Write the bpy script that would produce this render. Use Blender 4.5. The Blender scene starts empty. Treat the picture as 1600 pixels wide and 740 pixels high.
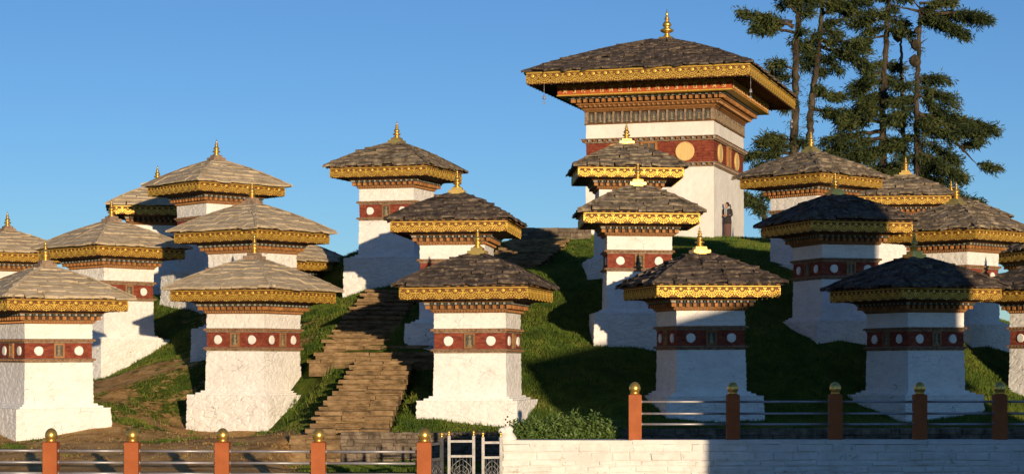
import bpy, math, random
import numpy as np
from mathutils import Vector, noise, Matrix
R = math.radians
PI = math.pi
S = bpy.context.scene
COL = S.collection
random.seed(7)

# ------------------------------------------------------------------ camera
FPX, CXP, HOR = 3150.0, 800.0, 565.0          # focal length, centre column and horizon row in photo pixels
cam = bpy.data.objects.new('camera', bpy.data.cameras.new('camera'))
COL.objects.link(cam)
cam.location = (0, 0, 0); cam.rotation_euler = (R(90), 0, 0)
cam.data.sensor_width = 36; cam.data.lens = FPX/1600*36
cam.data.shift_y = (HOR-370)/1600
cam.data.clip_end = 20000; cam.data.clip_start = 0.1
S.camera = cam

# ------------------------------------------------------------------ light
SUN_AZ, SUN_EL = 16.0, 5.2                     # degrees to the right of straight behind the camera, height
w = bpy.data.worlds.new('World'); S.world = w; w.use_nodes = True
nt = w.node_tree; bg = nt.nodes['Background']
sky = nt.nodes.new('ShaderNodeTexSky'); sky.sky_type = 'NISHITA'
sky.sun_disc = False
sky.sun_elevation = R(SUN_EL)
sky.sun_rotation = R(180-SUN_AZ)
sky.altitude = 3000; sky.air_density = 1.0; sky.dust_density = 0.3; sky.ozone_density = 3.0
hs = nt.nodes.new('ShaderNodeHueSaturation'); hs.inputs['Saturation'].default_value = 1.02; hs.inputs['Hue'].default_value = .506
nt.links.new(sky.outputs[0], hs.inputs['Color']); nt.links.new(hs.outputs[0], bg.inputs[0])
bg.inputs[1].default_value = 0.145
sl = bpy.data.lights.new('sun', 'SUN'); sl.energy = 5.0; sl.angle = R(0.5); sl.color = (1.0, 0.77, 0.51)
so = bpy.data.objects.new('sun', sl); COL.objects.link(so)
sd = Vector((math.sin(R(SUN_AZ))*math.cos(R(SUN_EL)), -math.cos(R(SUN_AZ))*math.cos(R(SUN_EL)), math.sin(R(SUN_EL))))
so.rotation_euler = sd.to_track_quat('Z', 'Y').to_euler()
S.view_settings.view_transform = 'Standard'; S.view_settings.look = 'None'
S.view_settings.exposure = 0.1; S.view_settings.gamma = 1.0
S.cycles.max_bounces = 6

# ------------------------------------------------------------------ helpers
def W(x, y, D):
    """photo pixel and distance -> point in the place"""
    return Vector(((x-CXP)/FPX*D, D, (HOR-y)/FPX*D))

CH = {}
def link(o, parent=None):
    COL.objects.link(o)
    if parent is not None:
        o.parent = parent
        CH.setdefault(parent.name, []).append(o)
    return o
def thing(name, label, cat, loc=(0, 0, 0), rz=0, group=None):
    o = bpy.data.objects.new(name, None); o.empty_display_size = .3
    link(o); o.location = loc; o.rotation_euler = (0, 0, rz)
    return tag(o, label, cat, group)
def tag(o, label, cat, group=None):
    o['label'] = label; o['category'] = cat
    if group: o['group'] = group
    return o
def put(name, mesh, parent, loc=(0, 0, 0), rz=0, scale=None):
    o = bpy.data.objects.new(name, mesh); link(o, parent)
    o.location = loc; o.rotation_euler = (0, 0, rz)
    if scale: o.scale = scale
    return o
def dup(o, parent=None):
    c = o.copy(); link(c, parent)
    for ch in CH.get(o.name, []):
        dup(ch, c)
    return c

class MB:
    def __init__(s): s.v = []; s.f = []; s.m = []; s.sm = []
    def add(s, vs, fs, mi=0, smooth=False):
        n = len(s.v); s.v += [tuple(p) for p in vs]
        for f in fs: s.f.append(tuple(i+n for i in f)); s.m.append(mi); s.sm.append(smooth)
        return s
    def box(s, c, d, mi=0, rz=0.0, taper=1.0, jit=0.0, rnd=None):
        x, y, z = d[0]/2, d[1]/2, d[2]/2; vs = []
        for k, zz in enumerate((-z, z)):
            t = taper if k else 1.0
            for sx, sy in ((-1, -1), (1, -1), (1, 1), (-1, 1)):
                px, py, pz = sx*x*t, sy*y*t, zz
                if jit:
                    px += rnd.uniform(-jit, jit); py += rnd.uniform(-jit, jit); pz += rnd.uniform(-jit, jit)
                qx = px*math.cos(rz)-py*math.sin(rz); qy = px*math.sin(rz)+py*math.cos(rz)
                vs.append((c[0]+qx, c[1]+qy, c[2]+pz))
        return s.add(vs, [(0, 3, 2, 1), (4, 5, 6, 7), (0, 1, 5, 4), (1, 2, 6, 5), (2, 3, 7, 6), (3, 0, 4, 7)], mi)
    def frus(s, x0, y0, z0, x1, y1, z1, mi=0):
        """rectangular frustum: half sizes (x0,y0) at z0, (x1,y1) at z1"""
        vs = [(-x0, -y0, z0), (x0, -y0, z0), (x0, y0, z0), (-x0, y0, z0), (-x1, -y1, z1), (x1, -y1, z1), (x1, y1, z1), (-x1, y1, z1)]
        return s.add(vs, [(0, 3, 2, 1), (4, 5, 6, 7), (0, 1, 5, 4), (1, 2, 6, 5), (2, 3, 7, 6), (3, 0, 4, 7)], mi)
    def lathe(s, prof, seg=16, c=(0, 0, 0), mi=0, smooth=True):
        vs = []; fs = []; n = len(prof)
        for r, z in prof:
            for k in range(seg):
                a = 2*PI*k/seg; vs.append((c[0]+r*math.cos(a), c[1]+r*math.sin(a), c[2]+z))
        for i in range(n-1):
            for k in range(seg):
                k2 = (k+1) % seg; fs.append((i*seg+k, i*seg+k2, (i+1)*seg+k2, (i+1)*seg+k))
        fs.append(tuple(range(seg))[::-1]); fs.append(tuple((n-1)*seg+k for k in range(seg)))
        return s.add(vs, fs, mi, smooth)
    def tube(s, pts, rad, seg=6, mi=0, smooth=True, wob=0.0, rnd=None):
        pts = [Vector(p) for p in pts]; vs = []; fs = []; n = len(pts)
        for i, p in enumerate(pts):
            t = (pts[min(i+1, n-1)]-pts[max(i-1, 0)]).normalized()
            a = t.cross(Vector((0.13, 1, 0.21))).normalized(); b = t.cross(a).normalized()
            r = rad[i] if hasattr(rad, '__len__') else rad
            for k in range(seg):
                q = 2*PI*k/seg; rr = r*(1+(rnd.uniform(-wob, wob) if wob else 0))
                vs.append(p+a*math.cos(q)*rr+b*math.sin(q)*rr)
        for i in range(n-1):
            for k in range(seg):
                k2 = (k+1) % seg; fs.append((i*seg+k, (i+1)*seg+k, (i+1)*seg+k2, i*seg+k2))
        fs.append(tuple(range(seg))); fs.append(tuple((n-1)*seg+k for k in range(seg))[::-1])
        return s.add(vs, fs, mi, smooth)
    def mesh(s, name, mats):
        me = bpy.data.meshes.new(name); me.from_pydata(s.v, [], s.f); me.update()
        for m in (mats if isinstance(mats, (list, tuple)) else [mats]): me.materials.append(m)
        me.polygons.foreach_set('material_index', s.m); me.polygons.foreach_set('use_smooth', s.sm)
        return me
    def build(s, name, mats, parent=None, loc=(0, 0, 0), rz=0, stuff=False):
        o = bpy.data.objects.new(name, s.mesh(name, mats)); link(o, parent); o.location = loc; o.rotation_euler = (0, 0, rz)
        if stuff: o['kind'] = 'stuff'
        return o

def fast_mesh(name, V, F, mat, smooth=False):
    me = bpy.data.meshes.new(name); V = np.asarray(V, dtype=np.float32); F = np.asarray(F, dtype=np.int32)
    k = F.shape[1]; me.vertices.add(len(V)); me.vertices.foreach_set('co', V.ravel())
    me.loops.add(F.size); me.loops.foreach_set('vertex_index', F.ravel())
    me.polygons.add(len(F)); me.polygons.foreach_set('loop_start', np.arange(0, F.size, k, dtype=np.int32))
    me.polygons.foreach_set('loop_total', np.full(len(F), k, dtype=np.int32))
    me.polygons.foreach_set('use_smooth', np.full(len(F), smooth))
    me.update(calc_edges=True); me.materials.append(mat)
    return me

# ------------------------------------------------------------------ materials
def mat(name, cols, rough=.8, metal=0.0, scale=6.0, bump=0.3, bscale=30.0, per_object=0.0, stretch=(1, 1, 1), spots=None, cracks=None, bdist=0.02, detail=8, spec=.3, fac=(0.35, 0.65)):
    m = bpy.data.materials.new(name); m.use_nodes = True; n = m.node_tree; L = n.links
    b = n.nodes['Principled BSDF']; b.inputs['Roughness'].default_value = rough; b.inputs['Metallic'].default_value = metal
    b.inputs['Specular IOR Level'].default_value = spec
    tc = n.nodes.new('ShaderNodeTexCoord'); mp = n.nodes.new('ShaderNodeMapping'); mp.inputs['Scale'].default_value = stretch
    oi = n.nodes.new('ShaderNodeObjectInfo')
    geo = n.nodes.new('ShaderNodeNewGeometry')
    # world position keeps copies of a thing from looking alike
    L.new(geo.outputs['Position'], mp.inputs['Vector'])
    nz = n.nodes.new('ShaderNodeTexNoise'); nz.inputs['Scale'].default_value = scale; nz.inputs['Detail'].default_value = detail; nz.inputs['Roughness'].default_value = .65
    L.new(mp.outputs[0], nz.inputs['Vector'])
    cr = n.nodes.new('ShaderNodeValToRGB'); el = cr.color_ramp.elements
    k = len(cols)
    for i, c in enumerate(cols):
        p = fac[0]+(fac[1]-fac[0])*i/max(1, k-1)
        e = el[i] if i < 2 else el.new(p)
        e.position = p; e.color = (*c, 1)
    L.new(nz.outputs['Fac'], cr.inputs['Fac'])
    out = cr.outputs['Color']
    if per_object:
        mu = n.nodes.new('ShaderNodeMapRange'); mu.inputs['To Min'].default_value = 1-per_object; mu.inputs['To Max'].default_value = 1+per_object
        L.new(oi.outputs['Random'], mu.inputs['Value'])
        vm = n.nodes.new('ShaderNodeVectorMath'); vm.operation = 'SCALE'
        L.new(out, vm.inputs[0]); L.new(mu.outputs[0], vm.inputs['Scale']); out = vm.outputs[0]
    if spots:
        sc, lo, hi, col, st = spots
        z2 = n.nodes.new('ShaderNodeTexNoise'); z2.inputs['Scale'].default_value = sc; z2.inputs['Detail'].default_value = 9; z2.inputs['Roughness'].default_value = .7
        L.new(mp.outputs[0], z2.inputs['Vector'])
        r2 = n.nodes.new('ShaderNodeMapRange'); r2.inputs['From Min'].default_value = lo; r2.inputs['From Max'].default_value = hi; r2.inputs['To Max'].default_value = st
        L.new(z2.outputs['Fac'], r2.inputs['Value'])
        mx = n.nodes.new('ShaderNodeMix'); mx.data_type = 'RGBA'; L.new(r2.outputs[0], mx.inputs['Factor']); L.new(out, mx.inputs['A']); mx.inputs['B'].default_value = (*col, 1)
        out = mx.outputs['Result']
    if cracks:
        cs, wd, col, thr = cracks
        wz = n.nodes.new('ShaderNodeTexNoise'); wz.inputs['Scale'].default_value = 3.0; wz.inputs['Detail'].default_value = 4
        L.new(geo.outputs['Position'], wz.inputs['Vector'])
        av = n.nodes.new('ShaderNodeMix'); av.data_type = 'VECTOR'; av.inputs['Factor'].default_value = .22
        L.new(mp.outputs[0], av.inputs['A']); L.new(wz.outputs['Color'], av.inputs['B'])
        vo = n.nodes.new('ShaderNodeTexVoronoi'); vo.feature = 'DISTANCE_TO_EDGE'; vo.inputs['Scale'].default_value = cs
        L.new(av.outputs['Result'], vo.inputs['Vector'])
        r3 = n.nodes.new('ShaderNodeMapRange'); r3.inputs['From Min'].default_value = 0; r3.inputs['From Max'].default_value = wd; r3.inputs['To Min'].default_value = 1; r3.inputs['To Max'].default_value = 0
        L.new(vo.outputs['Distance'], r3.inputs['Value'])
        z4 = n.nodes.new('ShaderNodeTexNoise'); z4.inputs['Scale'].default_value = 1.7; z4.inputs['Detail'].default_value = 5; L.new(geo.outputs['Position'], z4.inputs['Vector'])
        r4 = n.nodes.new('ShaderNodeMapRange'); r4.inputs['From Min'].default_value = thr; r4.inputs['From Max'].default_value = thr+.08; L.new(z4.outputs['Fac'], r4.inputs['Value'])
        ml = n.nodes.new('ShaderNodeMath'); ml.operation = 'MULTIPLY'; L.new(r3.outputs[0], ml.inputs[0]); L.new(r4.outputs[0], ml.inputs[1])
        mx = n.nodes.new('ShaderNodeMix'); mx.data_type = 'RGBA'; L.new(ml.outputs[0], mx.inputs['Factor']); L.new(out, mx.inputs['A']); mx.inputs['B'].default_value = (*col, 1)
        out = mx.outputs['Result']
    L.new(out, b.inputs['Base Color'])
    if bump:
        bz = n.nodes.new('ShaderNodeTexNoise'); bz.inputs['Scale'].default_value = bscale; bz.inputs['Detail'].default_value = 6; bz.inputs['Roughness'].default_value = .6
        L.new(mp.outputs[0], bz.inputs['Vector'])
        bp = n.nodes.new('ShaderNodeBump'); bp.inputs['Strength'].default_value = bump; bp.inputs['Distance'].default_value = bdist
        L.new(bz.outputs['Fac'], bp.inputs['Height']); L.new(bp.outputs[0], b.inputs['Normal'])
    return m

M = {}
M['white'] = mat('whitewash', [(.69, .665, .62), (.76, .74, .70), (.79, .77, .73)], .9, bump=.42, bscale=10, bdist=.028, scale=2.2, spots=(7, .60, .72, (.42, .36, .28), .6), cracks=(3.2, .016, (.16, .12, .09), .54), stretch=(1, 1, 1.6))
M['plaster'] = mat('smooth_plaster', [(.68, .65, .59), (.80, .77, .71)], .9, bump=.4, bscale=6, bdist=.03, scale=.9, spots=(5, .64, .74, (.45, .38, .28), .5), cracks=(1.5, .006, (.35, .3, .24), .6))
M['disc'] = mat('white_disc', [(.72, .69, .62), (.80, .78, .72)], .9, bump=.5, bscale=25)
M['red'] = mat('red_ochre', [(.12, .024, .014), (.20, .042, .022), (.27, .07, .035)], .9, bump=.5, bscale=22, scale=5, spots=(14, .6, .72, (.32, .17, .10), .6), stretch=(1, 1, 2.5))
M['brick'] = mat('brick_course', [(.20, .09, .035), (.30, .15, .06), (.27, .17, .09)], .9, bump=.5, bscale=30, scale=9, per_object=.2, spots=(9, .58, .7, (.13, .10, .07), .7))
M['ochre'] = mat('painted_wood', [(.27, .11, .035), (.40, .19, .06)], .75, bump=.3, bscale=30, scale=7, per_object=.25, spots=(12, .6, .75, (.16, .10, .05), .6))
M['cornice'] = mat('cornice_stone', [(.14, .10, .07), (.26, .18, .12), (.34, .26, .18)], .9, bump=.6, bscale=30, scale=8)
M['green'] = mat('green_paint', [(.035, .05, .04), (.07, .09, .07)], .8, bump=.2)
M['grey'] = mat('grey_paint', [(.25, .24, .21), (.36, .34, .30)], .85, bump=.2)
M['soffit'] = mat('soffit_wood', [(.05, .03, .02), (.10, .055, .03)], .85, bump=.3)
M['board'] = mat('fascia_wood', [(.10, .04, .012), (.21, .095, .022)], .7, bump=.3, scale=9)
M['gold'] = mat('gold_paint', [(.54, .32, .045), (.80, .54, .10)], .48, .40, bump=.35, bscale=40, scale=10, spots=(16, .6, .72, (.30, .15, .04), .6), bdist=.01)
M['gilt'] = mat('gilded_copper', [(.72, .42, .09), (.86, .56, .15)], .33, .85, bump=.15, bscale=20, scale=5, spots=(9, .6, .75, (.34, .19, .06), .6), bdist=.01)
M['niche'] = mat('carved_slate', [(.05, .045, .04), (.12, .11, .09)], .7, bump=.5, bscale=30)
M['carve'] = mat('carved_figure', [(.16, .13, .08), (.30, .24, .13)], .7, bump=.4, bscale=30)
lich = (6.0, .50, .66, (.33, .29, .22), .75)
M['slate_pale'] = mat('weathered_slate', [(.34, .265, .16), (.48, .385, .25), (.56, .46, .31)], .95, bump=.7, bscale=9, scale=3, per_object=.06, spots=(3.0, .61, .66, (.11, .08, .05), .8), bdist=.04, stretch=(1, 1, 2.5))
M['slate_mid'] = mat('lichened_slate', [(.075, .056, .038), (.17, .13, .085), (.30, .245, .165)], .95, bump=.8, bscale=14, scale=4, per_object=.3, spots=(7, .54, .66, (.32, .28, .19), .7), bdist=.04)
M['slate_dark'] = mat('dark_slate', [(.035, .026, .020), (.075, .055, .042), (.13, .10, .072)], .9, bump=.8, bscale=14, scale=4, per_object=.35, spots=(7, .55, .66, (.34, .27, .17), .7), bdist=.04)
M['underslate'] = mat('roof_bed', [(.05, .04, .03), (.09, .07, .05)], .95)
M['stepstone'] = mat('step_stone', [(.10, .065, .030), (.21, .135, .065), (.31, .21, .11)], .95, bump=.9, bscale=12, scale=3, per_object=.14, bdist=.04, stretch=(1, 1, 2))
M['wallstone'] = mat('grey_wall_stone', [(.07, .052, .036), (.15, .115, .08), (.22, .175, .12)], .95, bump=.8, bscale=14, scale=4, per_object=.3, bdist=.03)
M['mortar'] = mat('dark_joint', [(.05, .04, .03), (.09, .07, .05)], 1.0, bump=.5)
M['wstone'] = mat('whitewashed_stone', [(.62, .60, .55), (.76, .74, .70)], .9, bump=.6, bscale=9, bdist=.03, scale=3, per_object=.04, spots=(5, .60, .68, (.30, .25, .19), .75))
M['wjoint'] = mat('whitewashed_joint', [(.54, .52, .48), (.66, .64, .60)], .95, bump=.5)
M['post'] = mat('terracotta_paint', [(.30, .075, .018), (.37, .10, .025)], .7, bump=.15, scale=3, spots=(9, .56, .70, (.20, .075, .04), .6))
M['rail'] = mat('grey_rail_paint', [(.30, .29, .30), (.38, .37, .38)], .4, .4, bump=.1)
M['steel'] = mat('silver_paint', [(.11, .11, .115), (.17, .17, .175)], .45, .5, bump=.1)
M['bark'] = mat('bark', [(.018, .013, .009), (.055, .040, .027), (.10, .078, .052)], .95, bump=1, bscale=5, scale=3, bdist=.15, stretch=(1, 1, .35), spots=(2.5, .55, .65, (.09, .10, .04), .5))
M['dead'] = mat('dead_wood', [(.10, .075, .055), (.18, .14, .11)], .95, bump=.8, bscale=6, bdist=.1)
M['needle'] = mat('needles', [(.014, .028, .008), (.040, .058, .014), (.085, .098, .026)], .8, bump=0, scale=1.2, detail=3)
M['leaf'] = mat('shrub_leaf', [(.04, .085, .018), (.09, .15, .03), (.13, .19, .05)], .55, bump=0, scale=9, detail=3)
M['blade'] = mat('grass_blade', [(.040, .085, .009), (.095, .150, .015), (.18, .18, .032)], .8, bump=0, scale=.9, detail=6)
M['drygrass'] = mat('dry_grass', [(.24, .15, .05), (.40, .27, .10)], .85, bump=0, scale=2)
M['concrete'] = mat('path_concrete', [(.16, .15, .13), (.25, .23, .2)], .9, bump=.5, scale=3)

# ground: bare earth where 'green' is low, turf where it is high
gm = bpy.data.materials.new('hill_ground'); gm.use_nodes = True; n = gm.node_tree; L = n.links; b = n.nodes['Principled BSDF']
b.inputs['Roughness'].default_value = .95; b.inputs['Specular IOR Level'].default_value = .1
at = n.nodes.new('ShaderNodeAttribute'); at.attribute_name = 'green'
geo = n.nodes.new('ShaderNodeNewGeometry')
def noi(sc, de=8):
    z = n.nodes.new('ShaderNodeTexNoise'); z.inputs['Scale'].default_value = sc; z.inputs['Detail'].default_value = de; z.inputs['Roughness'].default_value = .68
    L.new(geo.outputs['Position'], z.inputs['Vector']); return z
def ramp(z, cs):
    r = n.nodes.new('ShaderNodeValToRGB')
    for i, (p, c) in enumerate(cs):
        e = r.color_ramp.elements[i] if i < 2 else r.color_ramp.elements.new(p)
        e.position = p; e.color = (*c, 1)
    L.new(z.outputs['Fac'], r.inputs['Fac']); return r
ea = ramp(noi(1.6), [(.32, (.27, .14, .05)), (.5, (.50, .30, .115)), (.68, (.60, .42, .20))])
gr = ramp(noi(2.2), [(.35, (.035, .060, .008)), (.55, (.075, .105, .014)), (.7, (.14, .14, .03))])
md = n.nodes.new('ShaderNodeMath'); md.operation = 'ADD'
z3 = noi(5); ms = n.nodes.new('ShaderNodeMath'); ms.operation = 'MULTIPLY_ADD'; ms.inputs[1].default_value = 1.6; ms.inputs[2].default_value = -.8
L.new(z3.outputs['Fac'], ms.inputs[0]); L.new(ms.outputs[0], md.inputs[0]); L.new(at.outputs['Fac'], md.inputs[1])
mr = n.nodes.new('ShaderNodeMapRange'); mr.inputs['From Min'].default_value = .38; mr.inputs['From Max'].default_value = .58; L.new(md.outputs[0], mr.inputs['Value'])
mx = n.nodes.new('ShaderNodeMix'); mx.data_type = 'RGBA'; L.new(mr.outputs[0], mx.inputs['Factor']); L.new(ea.outputs[0], mx.inputs['A']); L.new(gr.outputs[0], mx.inputs['B'])
L.new(mx.outputs['Result'], b.inputs['Base Color'])
bp = n.nodes.new('ShaderNodeBump'); bp.inputs['Distance'].default_value = .12; bp.inputs['Strength'].default_value = .9
L.new(noi(9).outputs['Fac'], bp.inputs['Height']); L.new(bp.outputs[0], b.inputs['Normal'])

# ------------------------------------------------------------------ where the shrines stand
# key: (X, D, turn in degrees, base height, roof tone)
SPOT = dict(
 B=(-12.85, 55.6, 34, -1.90, 'slate_pale'), C=(-7.4, 57.7, 64, -1.58, 'slate_pale'), D=(-.9, 53.6, 78, -1.66, 'slate_dark'),
 E=(5.15, 55.0, 12, -1.56, 'slate_dark'), F=(11.4, 57.0, 26, -1.57, 'slate_dark'), G=(16.2, 60.0, 40, -1.50, 'slate_dark'),
 H=(-13.1, 66.0, 46, .07, 'slate_pale'), I=(-8.05, 62.7, 56, .39, 'slate_pale'), J=(-1.62, 59.7, 83, .46, 'slate_dark'),
 K=(3.75, 60.8, 1, .79, 'slate_mid'), Mm=(9.95, 61.9, 19, .60, 'slate_dark'), P=(14.25, 64.6, 47, .52, 'slate_mid'),
 L=(3.75, 66.6, 2, 2.66, 'slate_mid'), N=(10.12, 68.2, 44, 2.57, 'slate_mid'), U=(-3.85, 67.4, 72, 2.78, 'slate_mid'),
 S=(-10.2, 69.3, 40, 2.40, 'slate_pale'), T=(-13.4, 76.0, 10, 2.15, 'slate_pale'), V=(-8.25, 72.8, 60, -.03, 'slate_pale'),
 A=(-19.0, 76.0, 40, .42, 'slate_pale'), O=(15.0, 77.0, 78, 2.6, 'slate_mid'), Q=(18.7, 86.0, 30, 2.5, 'slate_mid'), Rr=(20.3, 76.5, 20, .5, 'slate_mid'))
TOW = (7.2, 93.7, 5.5)

# ------------------------------------------------------------------ terrain
ctrl = []
for k, (x, d, th, z, _) in SPOT.items():
    dz = dict(B=-.16, C=-.38, K=-.42, I=-.22, S=-.55, H=-.55, U=-.3, N=.25, P=.2, D=0).get(k, 0.0)
    ctrl.append((x-.1, d-1.5, z+dz)); ctrl.append((x, d+1.6, z+dz+.65 if k not in 'AVQTRr' else z+dz+.2))
ctrl += [(7, 88, 5.35), (3, 88.5, 5.4), (12, 90, 5.4), (7, 99, 5.4), (2, 97, 5.4), (-6.6, 55.4, -1.98), (-2.3, 51.9, -1.68), (.4, 52.0, -1.66), (1.2, 53.2, -1.5), (10.4, 92.2, 5.5), (10, 90.5, 5.45), (-8.9, 56.6, -1.98), (-5.7, 56.6, -1.15), (13.5, 98, 5.2), (-1, 86, 5.0), (10.9, 85, 4.95), (1.5, 81, 4.85), (.3, 77, 4.15), (.9, 70.5, 3.1), (5, 80, 4.75), (9, 79, 4.5), (13.2, 88, 5.0),
         (5, 73, 3.9), (0, 74, 3.65), (-3.5, 75, 4.2), (-7, 73, 3.3), (-8, 85, 3.0), (16, 90, 3.6), (-14, 75, 1.6), (-22, 85, .5), (24, 90, 1), (28, 75, -1), (-28, 75, -1.5), (5, 112, 2.5), (-15, 110, 0), (25, 110, 0),
         (-18, 49.5, -2.3), (-10, 50, -2.12), (-5, 49.5, -2.05), (-18, 44, -2.45), (-10, 44, -2.45), (-4, 44, -2.45), (0, 48.5, -2.3),(3, 48.5, -1.75), (9, 50, -1.72), (16, 52, -1.72), (22, 56, -1.7), (-24, 55, -2.3), (-20, 62, -1.2),
         (-9.9, 60.2, -.75), (-10.2, 55.5, -1.75), (-4.2, 53.5, -1.2), (-5.3, 57.3, -.35), (-2.6, 57.0, .0), (-6.3, 58.9, .25), (2.2, 54.5, -1.1), (1.2, 57, -.1), (8, 57.5, -.9), (7, 63, 1.6), (13.5, 58.5, -.8), (0.8, 64, 2.2), (-6.3, 64.2, 1.5)]
ctrl = np.array(ctrl, dtype=float)
def tps(r2): return np.where(r2 > 1e-9, r2*np.log(np.maximum(r2, 1e-9))*.5, 0)
def fit_tps(P, lam=.4):
    n_ = len(P); d2 = ((P[:, None, :2]-P[None, :, :2])**2).sum(-1); K = tps(d2)+np.eye(n_)*lam
    Q = np.c_[np.ones(n_), P[:, :2]]; A = np.block([[K, Q], [Q.T, np.zeros((3, 3))]])
    return np.linalg.solve(A, np.r_[P[:, 2], np.zeros(3)])
WT = fit_tps(ctrl)
def ground(x, y, chunk=20000):
    x = np.atleast_1d(np.asarray(x, float)).ravel(); y = np.atleast_1d(np.asarray(y, float)).ravel(); out = np.empty(len(x))
    for i in range(0, len(x), chunk):
        a = x[i:i+chunk]; c = y[i:i+chunk]
        d2 = (a[:, None]-ctrl[None, :, 0])**2+(c[:, None]-ctrl[None, :, 1])**2
        out[i:i+chunk] = tps(d2)@WT[:-3]+WT[-3]+WT[-2]*a+WT[-1]*c
    out += .035*np.sin(x*2.1+np.sin(y*1.3))+.03*np.sin(y*2.7+1.7*np.sin(x*.9))+.015*np.sin(x*6.3+y*4.1)
    out += .62*np.exp(-((x+5.05)/.62)**2-((y-56.75)/.75)**2)                  # turf bank under the landing
    e = np.maximum.reduce([np.abs(x)-30, 46-y, y-112, np.zeros_like(x)])       # beyond the hill the land falls to a level plain
    tt = np.clip(e/14, 0, 1); tt = tt*tt*(3-2*tt)
    out = out*(1-tt)+(-2.6)*tt
    out = np.where((x > -5.5) & (x < 20) & (y < 50.0+np.clip(x, 0, 20)*.08), np.minimum(out, -2.55), out)
    s = np.clip((47.2-y)/2.5, 0, 1)                                           # the path in front of the hill
    return out*(1-s)+np.minimum(out, -2.45)*s
def gz(x, y): return float(ground([x], [y])[0])
def greenness(x, y):
    v = np.array([noise.fractal((a*.45, b_*.45, 3.1), 1.0, 2.0, 4) for a, b_ in zip(x, y)])
    v2 = np.array([noise.noise((a*1.6, b_*1.6, 9.1)) for a, b_ in zip(x, y)])
    g = .5+.55*v+.28*v2
    left = np.clip((-3.9-x)/2.0, 0, 1)
    g = g-.19*left+.75*(1-left)
    g += .35*np.exp(-(((x+10.7)/1.6)**2+((y-58.5)/1.3)**2))+.45*np.exp(-(((x+5.2)/1.3)**2+((y-55)/2.2)**2))
    g -= .25*np.clip((51.5-y)/2, 0, 1)*left
    g += .5*np.clip((y-62)/3, 0, 1)*left
    g += .35*np.clip((x+7.5)/1.0, 0, 1)*np.clip((y-54.5)/1.5, 0, 1)
    g -= .6*np.exp(-(((x-.9)/.6)**2+((y-52.8)/.8)**2))
    return np.clip(g, 0, 1.2)

STAIR = []   # (x, y) corridor centres filled below; used to keep turf off the steps
LOW = [(-4.15, 50.4, -1.80), (-3.55, 56.9, .02)]
UPP = [(-4.5, 58.75, .50), (-3.8, 65.6, 2.32)]
TOP = [(-.3, 69.5, 3.12), (1.2, 80.3, 4.84)]
def on_stair(x, y, w_):
    m = np.zeros(len(x), bool)
    for (a, b_) in (LOW, UPP, TOP):
        t = (y-a[1])/(b_[1]-a[1]); cx = a[0]+(b_[0]-a[0])*t
        m |= (t > -.05) & (t < 1.03) & (np.abs(x-cx) < w_)
    m |= (y > 56.6) & (y < 58.5) & (x > -6.1) & (x < -2.0)
    return m
step = .33
xs = np.arange(-46, 46.01, step); ys = np.arange(30, 128.01, step)
GX, GY = np.meshgrid(xs, ys); gx, gy = GX.ravel(), GY.ravel()
gzv = ground(gx, gy); gzv -= .28*on_stair(gx, gy, .95)
F = []
nx, ny = len(xs), len(ys); idx = np.arange(nx*ny).reshape(ny, nx)
F = np.stack([idx[:-1, :-1], idx[:-1, 1:], idx[1:, 1:], idx[1:, :-1]], -1).reshape(-1, 4)
me = fast_mesh('ground', np.c_[gx, gy, gzv], F, gm, True)
gatt = me.attributes.new('green', 'FLOAT', 'POINT'); gatt.data.foreach_set('value', greenness(gx, gy).astype(np.float32))
go = bpy.data.objects.new('hillside', me); link(go); go['kind'] = 'structure'
mb = MB(); Rr_ = 6000.0
mb.add([(-Rr_, -Rr_, -2.68), (Rr_, -Rr_, -2.68), (Rr_, Rr_, -2.68), (-Rr_, Rr_, -2.68)], [(0, 1, 2, 3)])
pg = mb.build('ground', M['concrete']); pg['kind'] = 'structure'
# far plain is grass, only the apron before the hill is paved
pg.data.materials[0] = M['blade']
mb = MB(); mb.box((0, 36, -2.60), (80, 20, .12)); ap = mb.build('path', M['concrete']); ap['kind'] = 'structure'

# ------------------------------------------------------------------ turf blades
def scatter(name, n_try, seed, h, wd, cond, material, per=5, spread=.06, label=None):
    rng = np.random.default_rng(seed)
    y = 47+(93-47)*rng.random(n_try)**1.25; x = (rng.random(n_try)*2-1)*(.262*y+1.0)
    g = greenness(x, y); keep = cond(g, x, y, rng) & ~on_stair(x, y, 1.0)
    for k, (cx, cy, th, z, _) in SPOT.items():
        a = R(th); dx, dy = x-cx, y-cy; u = dx*math.cos(a)+dy*math.sin(a); v = -dx*math.sin(a)+dy*math.cos(a)
        keep &= ~((np.abs(u) < 1.33) & (np.abs(v) < 1.33))
    x, y = x[keep], y[keep]
    x = np.repeat(x, per)+rng.normal(0, spread, len(x)*per); y = np.repeat(y, per)+rng.normal(0, spread, len(y)*per)
    z = ground(x, y); N = len(x); a = rng.random(N)*2*PI; hh = h*(.4+rng.random(N)); ww = wd*(.7+.6*rng.random(N))
    lx, ly = rng.normal(0, .45, N)*hh, rng.normal(0, .45, N)*hh
    V = np.empty((N, 3, 3)); V[:, 0] = np.c_[x-np.cos(a)*ww, y-np.sin(a)*ww, z-.02]; V[:, 1] = np.c_[x+np.cos(a)*ww, y+np.sin(a)*ww, z-.02]
    V[:, 2] = np.c_[x+lx, y+ly, z+hh]
    me = fast_mesh(name, V.reshape(-1, 3), np.arange(N*3).reshape(-1, 3), material)
    o = bpy.data.objects.new(name, me); link(o); tag(o, label, 'grass'); o['kind'] = 'stuff'
    return o
scatter('grass', 130000, 3, .075, .011, lambda g, x, y, r: r.random(len(g)) < np.clip((g-.42)*3, 0, 1), M['blade'], 6, label='short green turf covering the hillside between the white shrines')
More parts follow.
